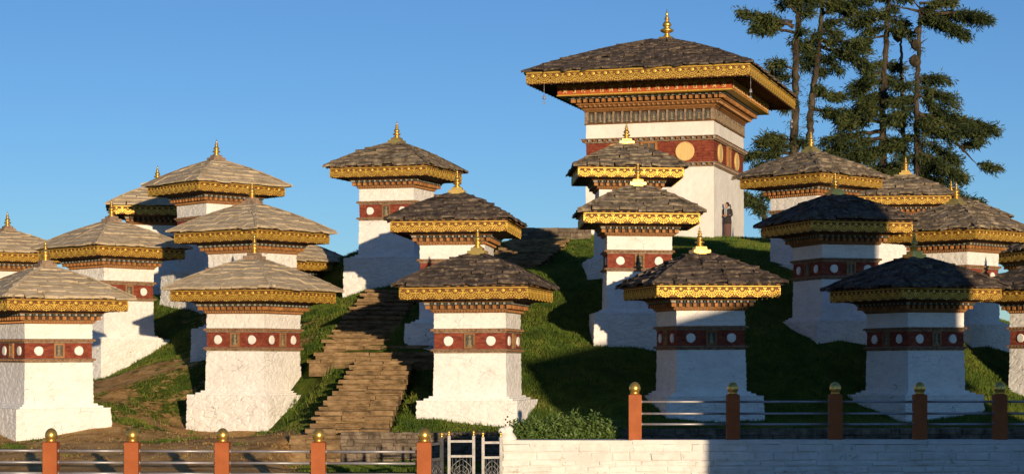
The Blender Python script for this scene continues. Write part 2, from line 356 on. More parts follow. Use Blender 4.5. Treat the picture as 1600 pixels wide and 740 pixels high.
scatter('dry_grass', 9000, 5, .045, .012, lambda g, x, y, r: (g < .6) & (x < -3.5), M['drygrass'], 4, label='sparse dry brown grass on the bare earth of the left slope')
scatter('tall_grass', 9000, 8, .24, .016, lambda g, x, y, r: (np.exp(-(((x+5.4)/.9)**2+((y-55.6)/1.3)**2)) > r.random(len(g))) | (np.exp(-(((x+10.9)/1.5)**2+((y-58.0)/.8)**2)) > 1.4*r.random(len(g))), M['blade'], 9, .1, label='longer dark green grass tufts beside the lower stairs')

# ------------------------------------------------------------------ shrine templates
def rough_block(mb, x0, y0, z0, x1, y1, z1, seed, cell=.045, amp=.014, sx=.34, sz=.12, mi=0, bow=.0):
    """whitewashed masonry block with real relief: stone-shaped swellings with recessed joints"""
    nz_ = max(2, int((z1-z0)/cell)); rows = []
    per = []
    for s in range(4):
        h_ = (x0 if s % 2 == 0 else y0)
        k = max(2, int(2*h_/cell))
        for i in range(k): per.append((s, -1+2*i/k))
    for j in range(nz_+1):
        t = j/nz_; hx = x0+(x1-x0)*t; hy = y0+(y1-y0)*t; z = z0+(z1-z0)*t; row = []
        for s, u in per:
            if s == 0: p = (u*hx, -hy); nn = (0, -1)
            elif s == 1: p = (hx, u*hy); nn = (1, 0)
            elif s == 2: p = (-u*hx, hy); nn = (0, 1)
            else: p = (-hx, -u*hy); nn = (-1, 0)
            if u == -1: nn = (nn[0]+(-1, 0, 1, 0)[s]*1.0 if s in (0, 2) else nn[0], nn[1]+(0, -1, 0, 1)[s] if s in (1, 3) else nn[1])
            q = (p[0]/sx+seed*3.7, p[1]/sx, z/sz+seed+.8*noise.noise((p[0]*2, p[1]*2, z*2+seed)))
            dd = noise.voronoi(q)[0]; e = min(1.0, (dd[1]-dd[0])*5)
            d = amp*1.15*(e-.7)+amp*.4*noise.noise((p[0]*4+seed, p[1]*4, z*5))+.007*noise.noise((p[0]*1.2, p[1]*1.2+seed, z*1.3))
            zz = z+(.006*noise.noise((p[0]*7, p[1]*7, z*7)) if 0 < j < nz_ else 0)
            row.append((p[0]+nn[0]*d, p[1]+nn[1]*d, zz))
        rows.append(row)
    n_ = len(per); vs = [p for r in rows for p in r]; fs = []
    for j in range(nz_):
        for i in range(n_):
            i2 = (i+1) % n_; fs.append((j*n_+i, j*n_+i2, (j+1)*n_+i2, (j+1)*n_+i))
    c = len(vs); vs.append((0, 0, z1)); fs += [(nz_*n_+i, nz_*n_+(i+1) % n_, c) for i in range(n_)]
    mb.add(vs, fs, mi, False)

def side_xf(s, h):                     # point (u along the side, out, z) of side s -> local xyz
    a = s*PI/2; ca, sa = math.cos(a), math.sin(a)
    def f(u, o, z): x, y = u, -(h+o); return (x*ca-y*sa, x*sa+y*ca, z)
    return f

def slate_roof(parent, tone, seed, hx, hy, z_e, z_a, courses, wmean, thick, cap, ridge=0.0, limit=300, face_order=(0, 1, 3, 2), sag=.0, rough=1.0):
    """stone slates laid course by course on a hipped roof; hx,hy half sizes at the eave; every slate its own mesh"""
    rnd = random.Random(seed); mbed = MB()
    mbed.frus(hx-.06, hy-.06, z_e-.02, cap, cap+ridge, z_a-.03); mbed.build('roof_bed', M['underslate'], parent)
    rest = MB(); count = 0
    top = cap
    for s in face_order:
        he = hy if s % 2 == 0 else hx          # distance out of this face at the eave
        le = hx if s % 2 == 0 else hy          # half length along
        to = (cap+ridge) if s % 2 == 0 else cap; tl = cap if s % 2 == 0 else cap+ridge
        a = s*PI/2; ca, sa = math.cos(a), math.sin(a)
        def P(u, t, lift):                     # u metres along, t 0 eave..1 top, lift above the bed
            o = he+(to-he)*t; z = z_e+(z_a-z_e)*t-sag*math.sin(PI*t)+lift
            x, y = u, -o
            return (x*ca-y*sa, x*sa+y*ca, z)
        for c in range(courses):
            t0 = c/courses-.035/courses*rnd.random(); t1 = min(1.0, (c+1.35)/courses)
            L0 = le+(tl-le)*t0; L1 = le+(tl-le)*t1
            nn = max(1, round(2*L0/(wmean*rnd.uniform(.85, 1.2))))
            cuts = [-1+2*i/nn+(rnd.uniform(-.32, .32)*2/nn if 0 < i < nn else 0) for i in range(nn+1)]
            for i in range(nn):
                ua, ub = cuts[i], cuts[i+1]; g = .006*rough
                j = [rnd.uniform(-.03, .03) for _ in range(8)]; dt = rnd.uniform(-.30, .16)/courses; tl_ = rough*rnd.uniform(-.02, .02)
                if c == 0: dt = rnd.uniform(-.14, .05)/courses
                lf = thick*rnd.uniform(.7, 1.5); rise = rough*rnd.choice((0, 0, .01, .03, .05))*rnd.uniform(.6, 1.2)*thick/.05
                a0 = ua*L0+g; b0 = ub*L0-g
                if i == 0: a0 -= rnd.uniform(.0, .05)
                if i == nn-1: b0 += rnd.uniform(.0, .05)
                mid = (a0+b0)/2
                # clip top edge to the hip
                a1 = max(a0, -L1-.01); b1 = min(b0, L1+.01)
                if b1-a1 < .02: a1, b1 = (a1+b1)/2-.012, (a1+b1)/2+.012
                lo = [P(a0+j[0], t0+dt+j[1]*.6, rise+tl_), P((a0+b0)/2+j[5]*2, t0+dt+j[4]*.9, rise), P(b0+j[2], t0+dt+j[3]*.6, rise-tl_)]
                hi = [P(b1, t1, -.012), P(a1, t1, -.012)]
                lo2 = [(p[0], p[1], p[2]+lf) for p in lo]; hi2 = [(p[0], p[1], p[2]+lf*.75) for p in hi]
                vs = lo+hi+lo2+hi2
                fs = [(4, 3, 2, 1, 0), (5, 6, 7, 8, 9), (0, 1, 6, 5), (1, 2, 7, 6), (2, 3, 8, 7), (3, 4, 9, 8), (4, 0, 5, 9)]
                if count < limit:
                    m_ = MB().add(vs, fs); m_.build('roof_slate', M[tone], parent); count += 1
                else: rest.add(vs, fs)
    if rest.v: rest.build('roof_slates', M[tone], parent, stuff=True)
    # saddle stones down each hip
    for sx, sy in ((1, -1), (-1, -1), (1, 1), (-1, 1)):
        m_ = MB(); k = courses
        for c in range(k):
            t0 = c/k; t1 = min(1, (c+1.1)/k)
            x0, y0 = (hx+(cap-hx)*t0)*sx, (hy+(cap+ridge-hy)*t0)*sy; x1, y1 = (hx+(cap-hx)*t1)*sx, (hy+(cap+ridge-hy)*t1)*sy
            z0 = z_e+(z_a-z_e)*t0-sag*math.sin(PI*t0)+thick*1.15; z1 = z_e+(z_a-z_e)*t1-sag*math.sin(PI*t1)+thick*1.1
            d = Vector((x1-x0, y1-y0, 0)).normalized(); q = Vector((-d.y, d.x, 0))*rnd.uniform(.07, .11)
            dr = rnd.uniform(.015, .035)
            vs = [(x0+q.x, y0+q.y, z0-dr), (x0-q.x, y0-q.y, z0-dr), (x1-q.x, y1-q.y, z1-dr), (x1+q.x, y1+q.y, z1-dr), (x0, y0, z0+.025), (x1, y1, z1+.02)]
            m_.add(vs, [(0, 1, 4), (3, 5, 2), (0, 4, 5, 3), (4, 1, 2, 5), (0, 3, 2, 1)])
        m_.build('hip_stones', M[tone], parent, stuff=True)

# the gilded ornament of the fascia: a medallion above a fan of scallops, with a pendant on each side
def ornament_mesh(wd, ht, name):
    mb = MB(); hw = wd/2
    def dome(cx, cz, r, o=.022, seg=12):
        vs = [(cx, -o, cz)]; fs = []
        for rr, oo in ((r*.55, -o*.85), (r, -.004)):
            vs += [(cx+rr*math.cos(2*PI*k/seg), oo, cz+rr*math.sin(2*PI*k/seg)) for k in range(seg)]
        fs = [(0, 1+k, 1+(k+1) % seg) for k in range(seg)]+[(1+k, 1+seg+k, 1+seg+(k+1) % seg, 1+(k+1) % seg) for k in range(seg)]
        mb.add(vs, fs, 0, False)
    def arc(cx, cz, r, wv, a0, a1, seg=10, o=.018, sq=1.0):
        vs = []; fs = []
        for i in range(seg+1):
            a = a0+(a1-a0)*i/seg
            for rr, oo in ((r-wv, -.002), (r-wv, -o), (r+wv, -o), (r+wv, -.002)):
                vs.append((cx+rr*math.cos(a), oo, cz+sq*rr*math.sin(a)))
        for i in range(seg):
            for k in range(3): fs.append((i*4+k, i*4+k+1, i*4+k+5, i*4+k+4))
        mb.add(vs, fs, 0, False)
    cz = ht*.70
    dome(0, cz+ht*.03, ht*.16)
    for r in (.28, .44, .61): arc(0, cz, r*ht, ht*.027, PI*1.04, PI*1.96, sq=1.0)
    for k in range(7):                                  # rays of the fan
        a = PI*(1.10+.80*k/6); r0, r1 = ht*.30, ht*.64; wv = ht*.020
        dx, dz = math.cos(a), math.sin(a); px, pz = -dz*wv, dx*wv
        vs = [(dx*r0+px, -.013, cz+dz*r0+pz), (dx*r0-px, -.013, cz+dz*r0-pz), (dx*r1-px, -.013, cz+dz*r1-pz), (dx*r1+px, -.013, cz+dz*r1+pz)]
        mb.add(vs, [(0, 1, 2, 3)], 0)
        mb.box((dx*(r1+.02*0), -.011, cz+dz*(r1+ht*.03)), (ht*.05, .014, ht*.07), 0)
    for sx in (-1, 1):                                  # half of the anchor between two fans
        mb.box((sx*(hw-ht*.03), -.010, ht*.55), (ht*.055, .016, ht*.62))
        arc(sx*hw, ht*.62, ht*.17, ht*.03, PI*(1.0 if sx > 0 else 1.5), PI*(1.5 if sx > 0 else 2.0), 5)
        arc(sx*hw, ht*.86, ht*.13, ht*.03, PI*(1.0 if sx > 0 else 1.5), PI*(1.5 if sx > 0 else 2.0), 4)
        dome(sx*(hw-ht*.09), ht*.16, ht*.055, .014, 6)
    mb.box((0, -.009, ht*.97), (wd*.998, .018, ht*.06))
    return mb.mesh(name, M['gold'])

def finial_parts(parent, z, sc=1.0, base='gilt'):
    mb = MB(); mb.frus(.265*sc, .265*sc, z-.12*sc, .255*sc, .255*sc, z+.045*sc); mb.frus(.175*sc, .175*sc, z+.045*sc, .165*sc, .165*sc, z+.14*sc)
    fb = None
    prof = [(.12, .125), (.10, .16), (.065, .185), (.055, .215), (.10, .235), (.118, .26), (.10, .285), (.06, .30), (.05, .32), (.085, .345), (.088, .37), (.06, .42), (.038, .46), (.034, .475),
            (.062, .485), (.062, .497), (.030, .51), (.028, .53), (.046, .54), (.046, .55), (.020, .565), (.028, .60), (.018, .635), (.004, .69), (.001, .72)]
    f = bpy.data.objects.new('finial', None)
    m2 = MB(); m2.lathe([(r*sc*1.28, zz*sc*1.06) for r, zz in prof], 12, (0, 0, z))
    fo = m2.build('finial', M['gilt'], parent)
    mb.build('finial_base', M[base], fo)

def figure_mesh(sc, name, m_):
    """seated carved figure in a niche"""
    mb = MB(); seg = 8
    mb.lathe([(.085*sc, 0), (.095*sc, .02*sc), (.085*sc, .05*sc), (.045*sc, .075*sc), (.045*sc, .11*sc), (.066*sc, .16*sc), (.060*sc, .185*sc), (.022*sc, .20*sc), (.022*sc, .21*sc), (.043*sc, .235*sc), (.045*sc, .265*sc), (.030*sc, .295*sc), (.012*sc, .305*sc)], seg)
    return mb.mesh(name, m_)
FIG = figure_mesh(1, 'carved_figure', M['carve'])

def chorten_template(tone, seed):
    rnd = random.Random(seed)
    T = thing('chorten', 'x', 'chorten')
    stone_base = tone == 'slate_pale'
    # masonry
    mb = MB(); rough_block(mb, 1.40, 1.40, -1.5, 1.345, 1.345, .655, seed+.3, amp=.017, sx=.38, sz=.13); mb.build('plinth', M['white'], T)
    mb = MB(); rough_block(mb, 1.19, 1.19, .640, 1.18, 1.18, .710, seed+5.3, amp=.010); rough_block(mb, 1.08, 1.08, .700, 1.07, 1.07, .768, seed+6.3, amp=.010); mb.build('plinth_step', M['white'], T)
    mb = MB(); rough_block(mb, .985, .985, .76, .965, .965, 1.892, seed+1.1, amp=.012); mb.build('shaft', M['white'], T)
    mb = MB(); rough_block(mb, .965, .965, 2.532, .965, .965, 2.937, seed+2.7, amp=.012); mb.build('upper_band', M['white'], T)
    # red band: low brick relief
    mb = MB(); rough_block(mb, .955, .955, 1.998, .955, .955, 2.42, seed+3.9, cell=.045, amp=.009, sx=.26, sz=.065); kem = mb.build('red_band', M['red'], T)
    # cornices: a slab over a row of teeth
    for z0, z1, nm in ((1.889, 2.0, 0), (2.418, 2.535, 1)):
        mb = MB(); h_ = 1.03; zt = z0+.045
        mb.frus(h_-.03, h_-.03, zt, h_, h_, z1-.02); mb.frus(h_+.012, h_+.012, z1-.022, h_-.02, h_-.02, z1)
        mb.frus(.972, .972, z0, .985, .985, zt+.002)
        mb.build('cornice', M['cornice'], T)
        mb = MB()
        for s in range(4):
            f = side_xf(s, 0); k = 17
            for i in range(k):
                u = -h_+.05+(2*h_-.1)*i/(k-1); c_ = f(u, h_+.004, (z1-.02+zt)/2+(0 if nm else -.0)); mb.box(c_, (.062+rnd.uniform(-.008, .008), .03, z1-zt-.03), rz=s*PI/2)
        mb.build('cornice_teeth', M['brick'], T, stuff=True)
    # niches and discs on every side
    for s in range(4):
        f = side_xf(s, .955)
        for u in (-.57, .57):
            mb = MB(); k = 16; r0 = .128; vs = []
            for oo, rr in ((-.02, 1.0), (.030, 1.0), (.042, .86)):
                for i in range(k):
                    a = 2*PI*i/k; r_ = r0*rr*(1+.03*math.sin(3*a+seed+s+u*5)+rnd.uniform(-.035, .035))
                    vs.append(f(u+r_*math.cos(a), oo, 2.208+r_*math.sin(a)))
            fs = []
            for q in range(2): fs += [(q*k+i, q*k+(i+1) % k, (q+1)*k+(i+1) % k, (q+1)*k+i) for i in range(k)]
            fs.append(tuple(2*k+i for i in range(k))); mb.add(vs, fs); mb.build('white_disc', M['disc'], T)
        mb = MB(); a = s*PI/2
        c0 = f(0, .018, 2.21)
        mb.box(f(0, .005, 2.21), (.22, .02, .37), 1, rz=a)
        for u in (-.125, .125): mb.box(f(u, .022, 2.21), (.045, .06, .40), 0, rz=a)
        mb.box(f(0, .022, 2.385), (.205, .06, .05), 0, rz=a); mb.box(f(0, .022, 2.035), (.205, .06, .05), 0, rz=a)
        nb = mb.build('niche', [M['brick'], M['niche']], T)
        fg = put('carved_figure', FIG, nb, f(0, .022, 2.055)); fg.rotation_euler = (0, 0, a); fg.scale = (.85, .45, .98)
    # zigzag brick course
    mb = MB(); mb.frus(.97, .97, 2.935, .995, .995, 2.962); mb.frus(.985, .985, 2.962, 1.02, 1.02, 3.010); mb.frus(1.035, 1.035, 3.010, 1.045, 1.045, 3.036); mb.build('brick_course', M['brick'], T)
    mb = MB()
    for s in range(4):
        f = side_xf(s, 0); k = 24
        for i in range(k):
            u = -.97+1.94*i/(k-1); mb.box(f(u, 1.016, 2.985), (.034, .034, .040), rz=s*PI/2+PI/4)
    mb.build('zigzag_bricks', M['ochre'], T, stuff=True)
    # bracket blocks
    mb = MB(); mb.frus(1.045, 1.045, 3.036, 1.06, 1.06, 3.23); mb.frus(1.14, 1.14, 3.134, 1.14, 1.14, 3.150); mb.build('bracket_core', M['soffit'], T)
    bm = MB(); bm.box((0, 0, 0), (.088, .12, .092)); bmesh_ = bm.mesh('bracket_block', M['ochre'])
    for s in range(4):
        f = side_xf(s, 0)
        for i in range(12):
            u = -1.10+2.20*i/11; put('bracket_block', bmesh_, T, f(u, 1.085, 3.087), s*PI/2)
    mb = MB()
    for s in range(4):
        f = side_xf(s, 0); k = 26
        for i in range(k):
            u = -1.155+2.31*i/(k-1); mb.box(f(u, 1.125, 3.180), (.056, .09, .052), (i % 2), rz=s*PI/2)
    mb.build('check_course', [M['green'], M['grey']], T, stuff=True)
    mb = MB(); mb.frus(1.20, 1.20, 3.208, 1.22, 1.22, 3.236, 0); mb.frus(1.22, 1.22, 3.238, 1.60, 1.60, 3.34, 1); mb.frus(1.60, 1.60, 3.34, 1.60, 1.60, 3.57, 1); mb.build('eave_soffit', [M['board'], M['soffit']], T)
    # fascia boards with gilt ornaments
    om = ornament_mesh(.4225, .315, 'fascia_ornament')
    for s in range(4):
        f = side_xf(s, 0); a = s*PI/2; mb = MB(); Lf = 3.38 if s % 2 == 0 else 3.28
        mb.box(f(0, 1.665, 3.4275), (Lf, .05, .30), rz=a)
        mb.box(f(0, 1.672, 3.588), (Lf+.02, .07, .022), rz=a)
        fb = mb.build('fascia_board', M['board'], T)
        for i in range(8):
            u = -1.69+.4225*(i+.5); put('fascia_ornament', om, fb, f(u, 1.692, 3.262), a)
    mb = MB()
    for s in range(4):
        f = side_xf(s, 0); k = 14
        for i in range(k):
            u = -1.6+3.2*i/(k-1)+rnd.uniform(-.03, .03); mb.box(f(u, 1.70, 3.607), (.09, .16, .03), rz=s*PI/2)
    mb.build('rafter_tips', M['ochre'], T, stuff=True)
    pale = tone == 'slate_pale'
    slate_roof(T, tone, seed, 1.85, 1.85, 3.615, 4.47, 7 if pale else 8, .66 if pale else .45, .050 if pale else .060, .18, sag=-.06, rough=.3 if pale else 1.0)
    finial_parts(T, 4.565, .92, 'cornice' if tone == 'slate_pale' else 'gilt')
    return T

LAB = dict(
 B='pale roofed shrine nearest the left edge, cut off by it, above the leftmost fence post',
 C='white shrine with pale stone roof standing alone left of the lower stairs',
 D='white shrine with dark slate roof just right of the lower stairs, above the gate',
 E='shrine with bright gold fascia and shaded white shaft behind the first two right fence posts',
 F='shaded shrine behind the right fence with only the right end of its fascia lit',
 G='shrine cut off by the right edge in the lowest row, behind the last fence post',
 H='pale roofed shrine one row above the brown earth slope, second from the left edge',
 I='pale roofed shrine directly above and behind the lone pale shrine beside the stairs',
 J='dark roofed middle row shrine right behind the shrine above the gate',
 K='middle row shrine before the tall tower, sharp shadow across its white shaft',
 Mm='middle row shrine with shaded blue black roof under a brightly lit golden finial',
 P='middle row shrine at right with brown slate roof and wide lit fascia',
 L='topmost of the three stacked shrines before the tall tower, roof overlapping its red band',
 N='upper row shrine right beside the tower, below the left pair of tall trees',
 U='highest shrine left of the tower against blue sky, roof shadow on its white shaft',
 S='pale roofed shrine rising highest at the far left against the blue sky',
 T='shrine half hidden behind the highest pale roof at far left, fascia mostly shaded',
 V='shrine of which only the right corner of a pale roof shows beside the upper stairs',
 A='shrine at the far left edge showing only a golden finial and some pale roof',
 O='small far shrine with brown roof in front of the right group of trees',
 Q='shrine hidden behind brown roof at far right with only its golden finial tip showing',
 Rr='shrine at the right edge above the lowest row, only a strip of gold fascia visible')
TPL = {}
for k, (x, d, th, z, tone) in SPOT.items():
    TPL.setdefault(tone, [[], 0]); tp = TPL[tone]
    if len(tp[0]) < 3: o = chorten_template(tone, {'slate_pale': 11, 'slate_mid': 22, 'slate_dark': 33}[tone]+100*len(tp[0])); tp[0].append(o)
    else: o = dup(tp[0][tp[1] % 3])
    tp[1] += 1; rl = random.Random(k)
    o.location = (x, d, z); o.rotation_euler = (R(rl.uniform(-.5, .5)), R(rl.uniform(-.5, .5)), R(th+90*(tp[1] % 4)))
    o['label'] = LAB[k]; o['category'] = 'chorten'; o['group'] = 'small shrines on the hillside'

# ------------------------------------------------------------------ the tall tower
def tower():
    T = thing('tower', 'tall white tower with red band, gold discs and broad slate roof on the hilltop', 'tower', (7.2, 93.7, 0), R(-17))
    rnd = random.Random(5)
    sx, sy = 2.93, 3.62
    mb = MB(); rough_block(mb, sx+.02, sy+.02, 4.2, sx, sy, 8.68, 3.3, cell=.16, amp=.012, sx=.9, sz=.5); mb.build('shaft', M['plaster'], T)
    mb = MB(); rough_block(mb, sx, sy, 10.04, sx, sy, 10.69, 4.3, cell=.14, amp=.010, sx=.7, sz=.4); mb.build('upper_band', M['plaster'], T)
    mb = MB(); mb.frus(sx-.03, sy-.03, 8.85, sx-.03, sy-.03, 9.86); rb = mb.build('red_band', M['red'], T)
    bricks = {}
    cnt = 0; rest = MB()
    for s in (0, 1, 2, 3):
        hl, ho = (sx, sy) if s % 2 == 0 else (sy, sx)
        f = side_xf(s, ho-.035)
        z = 8.88; row = 0
        while z < 9.80:
            u = -hl+.03 - (.12 if row % 2 else 0)
            while u < hl-.05:
                w_ = .46+rnd.uniform(-.08, .08); a_ = max(u, -hl+.02); b_ = min(u+w_, hl-.02)
                if b_-a_ > .06:
                    key = round(b_-a_, 1); 
                    if s == 0 and cnt < 200 or s == 1 and cnt < 300:
                        m_ = MB(); m_.box((0, 0, 0), (b_-a_-.022, .05, .098), jit=.006, rnd=rnd)
                        o = m_.build('brick', M['red'], rb, f((a_+b_)/2, rnd.uniform(0, .012), z+.055)); o.rotation_euler = (0, 0, s*PI/2); cnt += 1
                    else: rest.box(f((a_+b_)/2, rnd.uniform(0, .012), z+.055), (b_-a_-.022, .05, .098), rz=s*PI/2)
                u += w_
            z += .118; row += 1
    rest.build('bricks', M['red'], rb, stuff=True)
    for z0, z1 in ((8.67, 8.87), (9.84, 10.05)):
        mb = MB(); mb.frus(sx+.05, sy+.05, z0, sx+.08, sy+.08, z0+.06); mb.frus(sx+.20, sy+.20, z1-.05, sx+.17, sy+.17, z1-.002); mb.frus(sx+.02, sy+.02, z0+.06, sx+.04, sy+.04, z1-.05)
        mb.build('cornice', M['cornice'], T); mb = MB()
        for s in range(4):
            hl, ho = (sx, sy) if s % 2 == 0 else (sy, sx); f = side_xf(s, ho); k = int(2*hl/.22)
            for i in range(k): mb.box(f(-hl-.05+(2*hl+.1)*i/(k-1), .10, (z0+.06+z1-.05)/2), (.10, .14, z1-z0-.12), i % 2, rz=s*PI/2)
        mb.build('cornice_blocks', [M['ochre'], M['grey']], T, stuff=True)
    # gold discs: one large in the middle of each side, two oval-looking ones and a window on the right side
    def disc(s, u, z, r):
        hl, ho = (sx, sy) if s % 2 == 0 else (sy, sx); f = side_xf(s, ho-.02); k = 32; mb = MB(); vs = []
        for oo, rr in ((0, 1), (.07, 1), (.09, .93), (.075, .90)):
            vs += [f(u+r*rr*math.cos(2*PI*i/k), oo, z+r*rr*math.sin(2*PI*i/k)) for i in range(k)]
        fs = []
        for q in range(3): fs += [(q*k+i, q*k+(i+1) % k, (q+1)*k+(i+1) % k, (q+1)*k+i) for i in range(k)]
        fs.append(tuple(3*k+i for i in range(k))); mb.add(vs, fs); mb.build('gold_disc', M['leafgold'], T)
    disc(0, 1.63, 9.36, .43); disc(0, -1.63, 9.36, .43); disc(1, -2.25, 9.36, .43); disc(1, 1.75, 9.36, .43); disc(3, 0, 9.36, .43); disc(2, 0, 9.36, .43)
    for s, u in ((1, -.25), (0, 0)):
        f = side_xf(s, sx if s == 1 else sy); mb = MB(); a = s*PI/2
        mb.box(f(u, .01, 9.36), (.62, .05, .9), 1, rz=a)
        for q in (-.33, .33): mb.box(f(u+q, .03, 9.36), (.10, .12, .94), 0, rz=a)
        mb.box(f(u, .03, 9.80), (.56, .12, .08), 0, rz=a); mb.box(f(u, .03, 8.92), (.56, .12, .08), 0, rz=a); mb.box(f(u, .035, 9.36), (.05, .07, .80), 0, rz=a)
        wn = mb.build('window', [M['ochre'], M['niche']], T)
        fg = put('carved_figure', FIG, wn, f(u-.14, .05, 9.0)); fg.rotation_euler = (0, 0, a); fg.scale = (1.3, .5, 1.7)
    # row of framed carved slates
    mb = MB(); mb.frus(sx-.05, sy-.05, 10.68, sx-.05, sy-.05, 11.42); mb.frus(sx+.06, sy+.06, 10.685, sx+.06, sy+.06, 10.74, 1); mb.frus(sx+.06, sy+.06, 11.24, sx+.08, sy+.08, 11.36, 1)
    mb.build('carving_band', [M['soffit'], M['board']], T)
    for s in range(4):
        hl, ho = (sx, sy) if s % 2 == 0 else (sy, sx); f = side_xf(s, ho); k = 14 if s % 2 == 0 else 17; a = s*PI/2; pit = (2*hl-.1)/k
        for i in range(k+1):
            mb = MB(); mb.box(f(-hl+.05+pit*i, .0, 10.99), (.09 if 0 < i < k else .16, .10, .50), rz=a); mb.build('mullion', M['cornice'], T)
        for i in range(k):
            u = -hl+.05+pit*(i+.5); mb = MB(); hw = pit*.36; vs = []; pts = [(-hw, 10.76), (hw, 10.76), (hw, 11.05), (hw*.72, 11.14), (0, 11.21), (-hw*.72, 11.14), (-hw, 11.05)]
            m_ = len(pts); vs = [f(u+p, -.03, q) for p, q in pts]+[f(u+p, .025, q) for p, q in pts]
            fs = [tuple(range(m_, 2*m_))]+[(j, (j+1) % m_, m_+(j+1) % m_, m_+j) for j in range(m_)]
            mb.add(vs, fs); sp = mb.build('carved_slate', M['niche'], T)
            fg = put('carved_figure', FIG, sp, f(u, .03, 10.79)); fg.rotation_euler = (0, 0, a); fg.scale = (.85+rnd.uniform(-.1, .1), .4, 1.05+rnd.uniform(-.1, .1))
    # stepped brick courses flaring outward
    mb = MB(); e = .03
    zz = 11.36
    for i, (o_, h_) in enumerate(((.12, .05), (.18, .05), (.24, .05), (.30, .05), (.36, .06))):
        mb.frus(sx+o_, sy+o_, zz, sx+o_+.01, sy+o_+.01, zz+h_-.012, i % 2); mb.frus(sx+o_-.05, sy+o_-.05, zz+h_-.012, sx+o_-.05, sy+o_-.05, zz+h_, 1); zz += h_
    mb.build('brick_course', [M['ochre'], M['board']], T)
    mb = MB()
    for s in range(4):
        hl, ho = (sx, sy) if s % 2 == 0 else (sy, sx); f = side_xf(s, ho+.27); k = int(2*hl/.2)
        for i in range(k): mb.box(f(-hl-.2+(2*hl+.4)*i/(k-1), 0, 11.50), (.10, .10, .10), rz=s*PI/2+PI/4)
    mb.build('zigzag_bricks', M['brick'], T, stuff=True)
    bm = MB(); bm.box((0, 0, 0), (.13, .22, .15)); bk = bm.mesh('bracket_block', M['ochre'])
    mb = MB(); mb.frus(sx+.36, sy+.36, 11.625, sx+.40, sy+.40, 11.93); mb.build('bracket_core', M['soffit'], T)
    for s in range(4):
        hl, ho = (sx, sy) if s % 2 == 0 else (sy, sx); f = side_xf(s, ho+.45); k = int(2*(hl+.5)/.27)
        for i in range(k): put('bracket_block', bk, T, f(-hl-.48+(2*hl+.96)*i/(k-1), 0, 11.71), s*PI/2)
    mb = MB()
    for s in range(4):
        hl, ho = (sx, sy) if s % 2 == 0 else (sy, sx); f = side_xf(s, ho+.54); k = int(2*(hl+.6)/.15)
        for i in range(k): mb.box(f(-hl-.57+(2*hl+1.14)*i/(k-1), 0, 11.845), (.11, .2, .09), i % 2, rz=s*PI/2)
    mb.build('check_course', [M['green'], M['grey']], T, stuff=True)
    # lettered beam
    bx, by = sx+1.02, sy+1.10
    mb = MB(); mb.frus(bx, by, 11.92, bx, by, 12.34); mb.frus(bx+.03, by+.03, 12.33, bx+.03, by+.03, 12.37, 1); mb.frus(bx+.035, by+.035, 11.88, bx+.02, by+.02, 11.94, 1)
    beam = mb.build('lettered_beam', [M['red2'], M['gold']], T)
    def glyph(kind, h_):
        g = MB(); w_ = h_*.62; t = h_*.13; d = .03
        def bar(x0, z0, x1, z1, th=t):
            dx, dz = x1-x0, z1-z0; l_ = math.hypot(dx, dz); px, pz = -dz/l_*th/2, dx/l_*th/2
            vs = [(x0+px, -d, z0+pz), (x0-px, -d, z0-pz), (x1-px, -d, z1-pz), (x1+px, -d, z1+pz)]; vs += [(a, 0, c_) for a, _, c_ in vs]
            g.add(vs, [(0, 1, 2, 3), (0, 4, 5, 1), (1, 5, 6, 2), (2, 6, 7, 3), (3, 7, 4, 0)])
        def curl(cx, cz, r, a0, a1):
            k = 6; pr = None
            for i in range(k+1):
                a = a0+(a1-a0)*i/k; q = (cx+r*math.cos(a), cz+r*math.sin(a))
                if pr: bar(pr[0], pr[1], q[0], q[1], t*.8)
                pr = q
        bar(-w_*.55, h_*.92, w_*.5, h_*.92, t*1.1)                    # head stroke
        bar(w_*.34, h_*.9, w_*.34, h_*.1)                             # stem
        if kind == 0: curl(-w_*.1, h_*.62, h_*.18, PI*.9, PI*2.1); bar(-w_*.1, h_*.44, -w_*.4, h_*.12); bar(-w_*.1, h_*.3, w_*.34, h_*.45)
        if kind == 1: curl(-w_*.12, h_*.34, h_*.2, 0, PI*1.4); bar(-w_*.4, h_*.88, -w_*.1, h_*.55)
        if kind == 2: bar(-w_*.35, h_*.85, -w_*.35, h_*.4); curl(-w_*.08, h_*.36, h_*.17, PI, PI*2); bar(-w_*.4, h_*.1, w_*.2, h_*.2)
        if kind == 3: curl(-w_*.12, h_*.66, h_*.15, -PI*.5, PI*1.1); curl(-w_*.12, h_*.3, h_*.17, PI*.6, -PI*.9)
        if kind == 4: bar(-w_*.4, h_*.6, w_*.3, h_*.6); curl(-w_*.15, h_*.34, h_*.2, PI*.5, PI*1.9)
        return g.mesh('letter', M['leafgold'])
    gl = [glyph(i, .30) for i in range(5)]; fl = ornament_mesh(.28, .10, 'beam_fringe')
    for s in range(4):
        hl, ho = (bx, by) if s % 2 == 0 else (by, bx); f = side_xf(s, ho+.004); k = 18 if s % 2 == 0 else 22
        for i in range(k):
            put('letter', gl[(i*3+i//6+s) % 5], beam, f(-hl+.35+(2*hl-.7)*i/(k-1), 0, 11.965), s*PI/2)
        k = int(2*hl/.28)
        fr = MB()
        for i in range(k):
            for q in range(4): fr.box(f(-hl+.14+(2*hl-.28)*i/(k-1)+(q-1.5)*.06, .02, 12.30-.018*(1 if q in (1, 2) else 0)), (.035, .03, .10), rz=s*PI/2)
        fr.build('beam_fringe', M['gold'], beam, stuff=True)
    # soffit, rafters
    fx, fy = 4.98, 6.15
    mb = MB(); mb.frus(bx-.25, by-.25, 12.35, fx-.06, fy-.06, 12.52, 0); mb.frus(fx-.06, fy-.06, 12.52, fx-.06, fy-.06, 12.80, 0); mb.build('eave_soffit', M['soffit'], T)
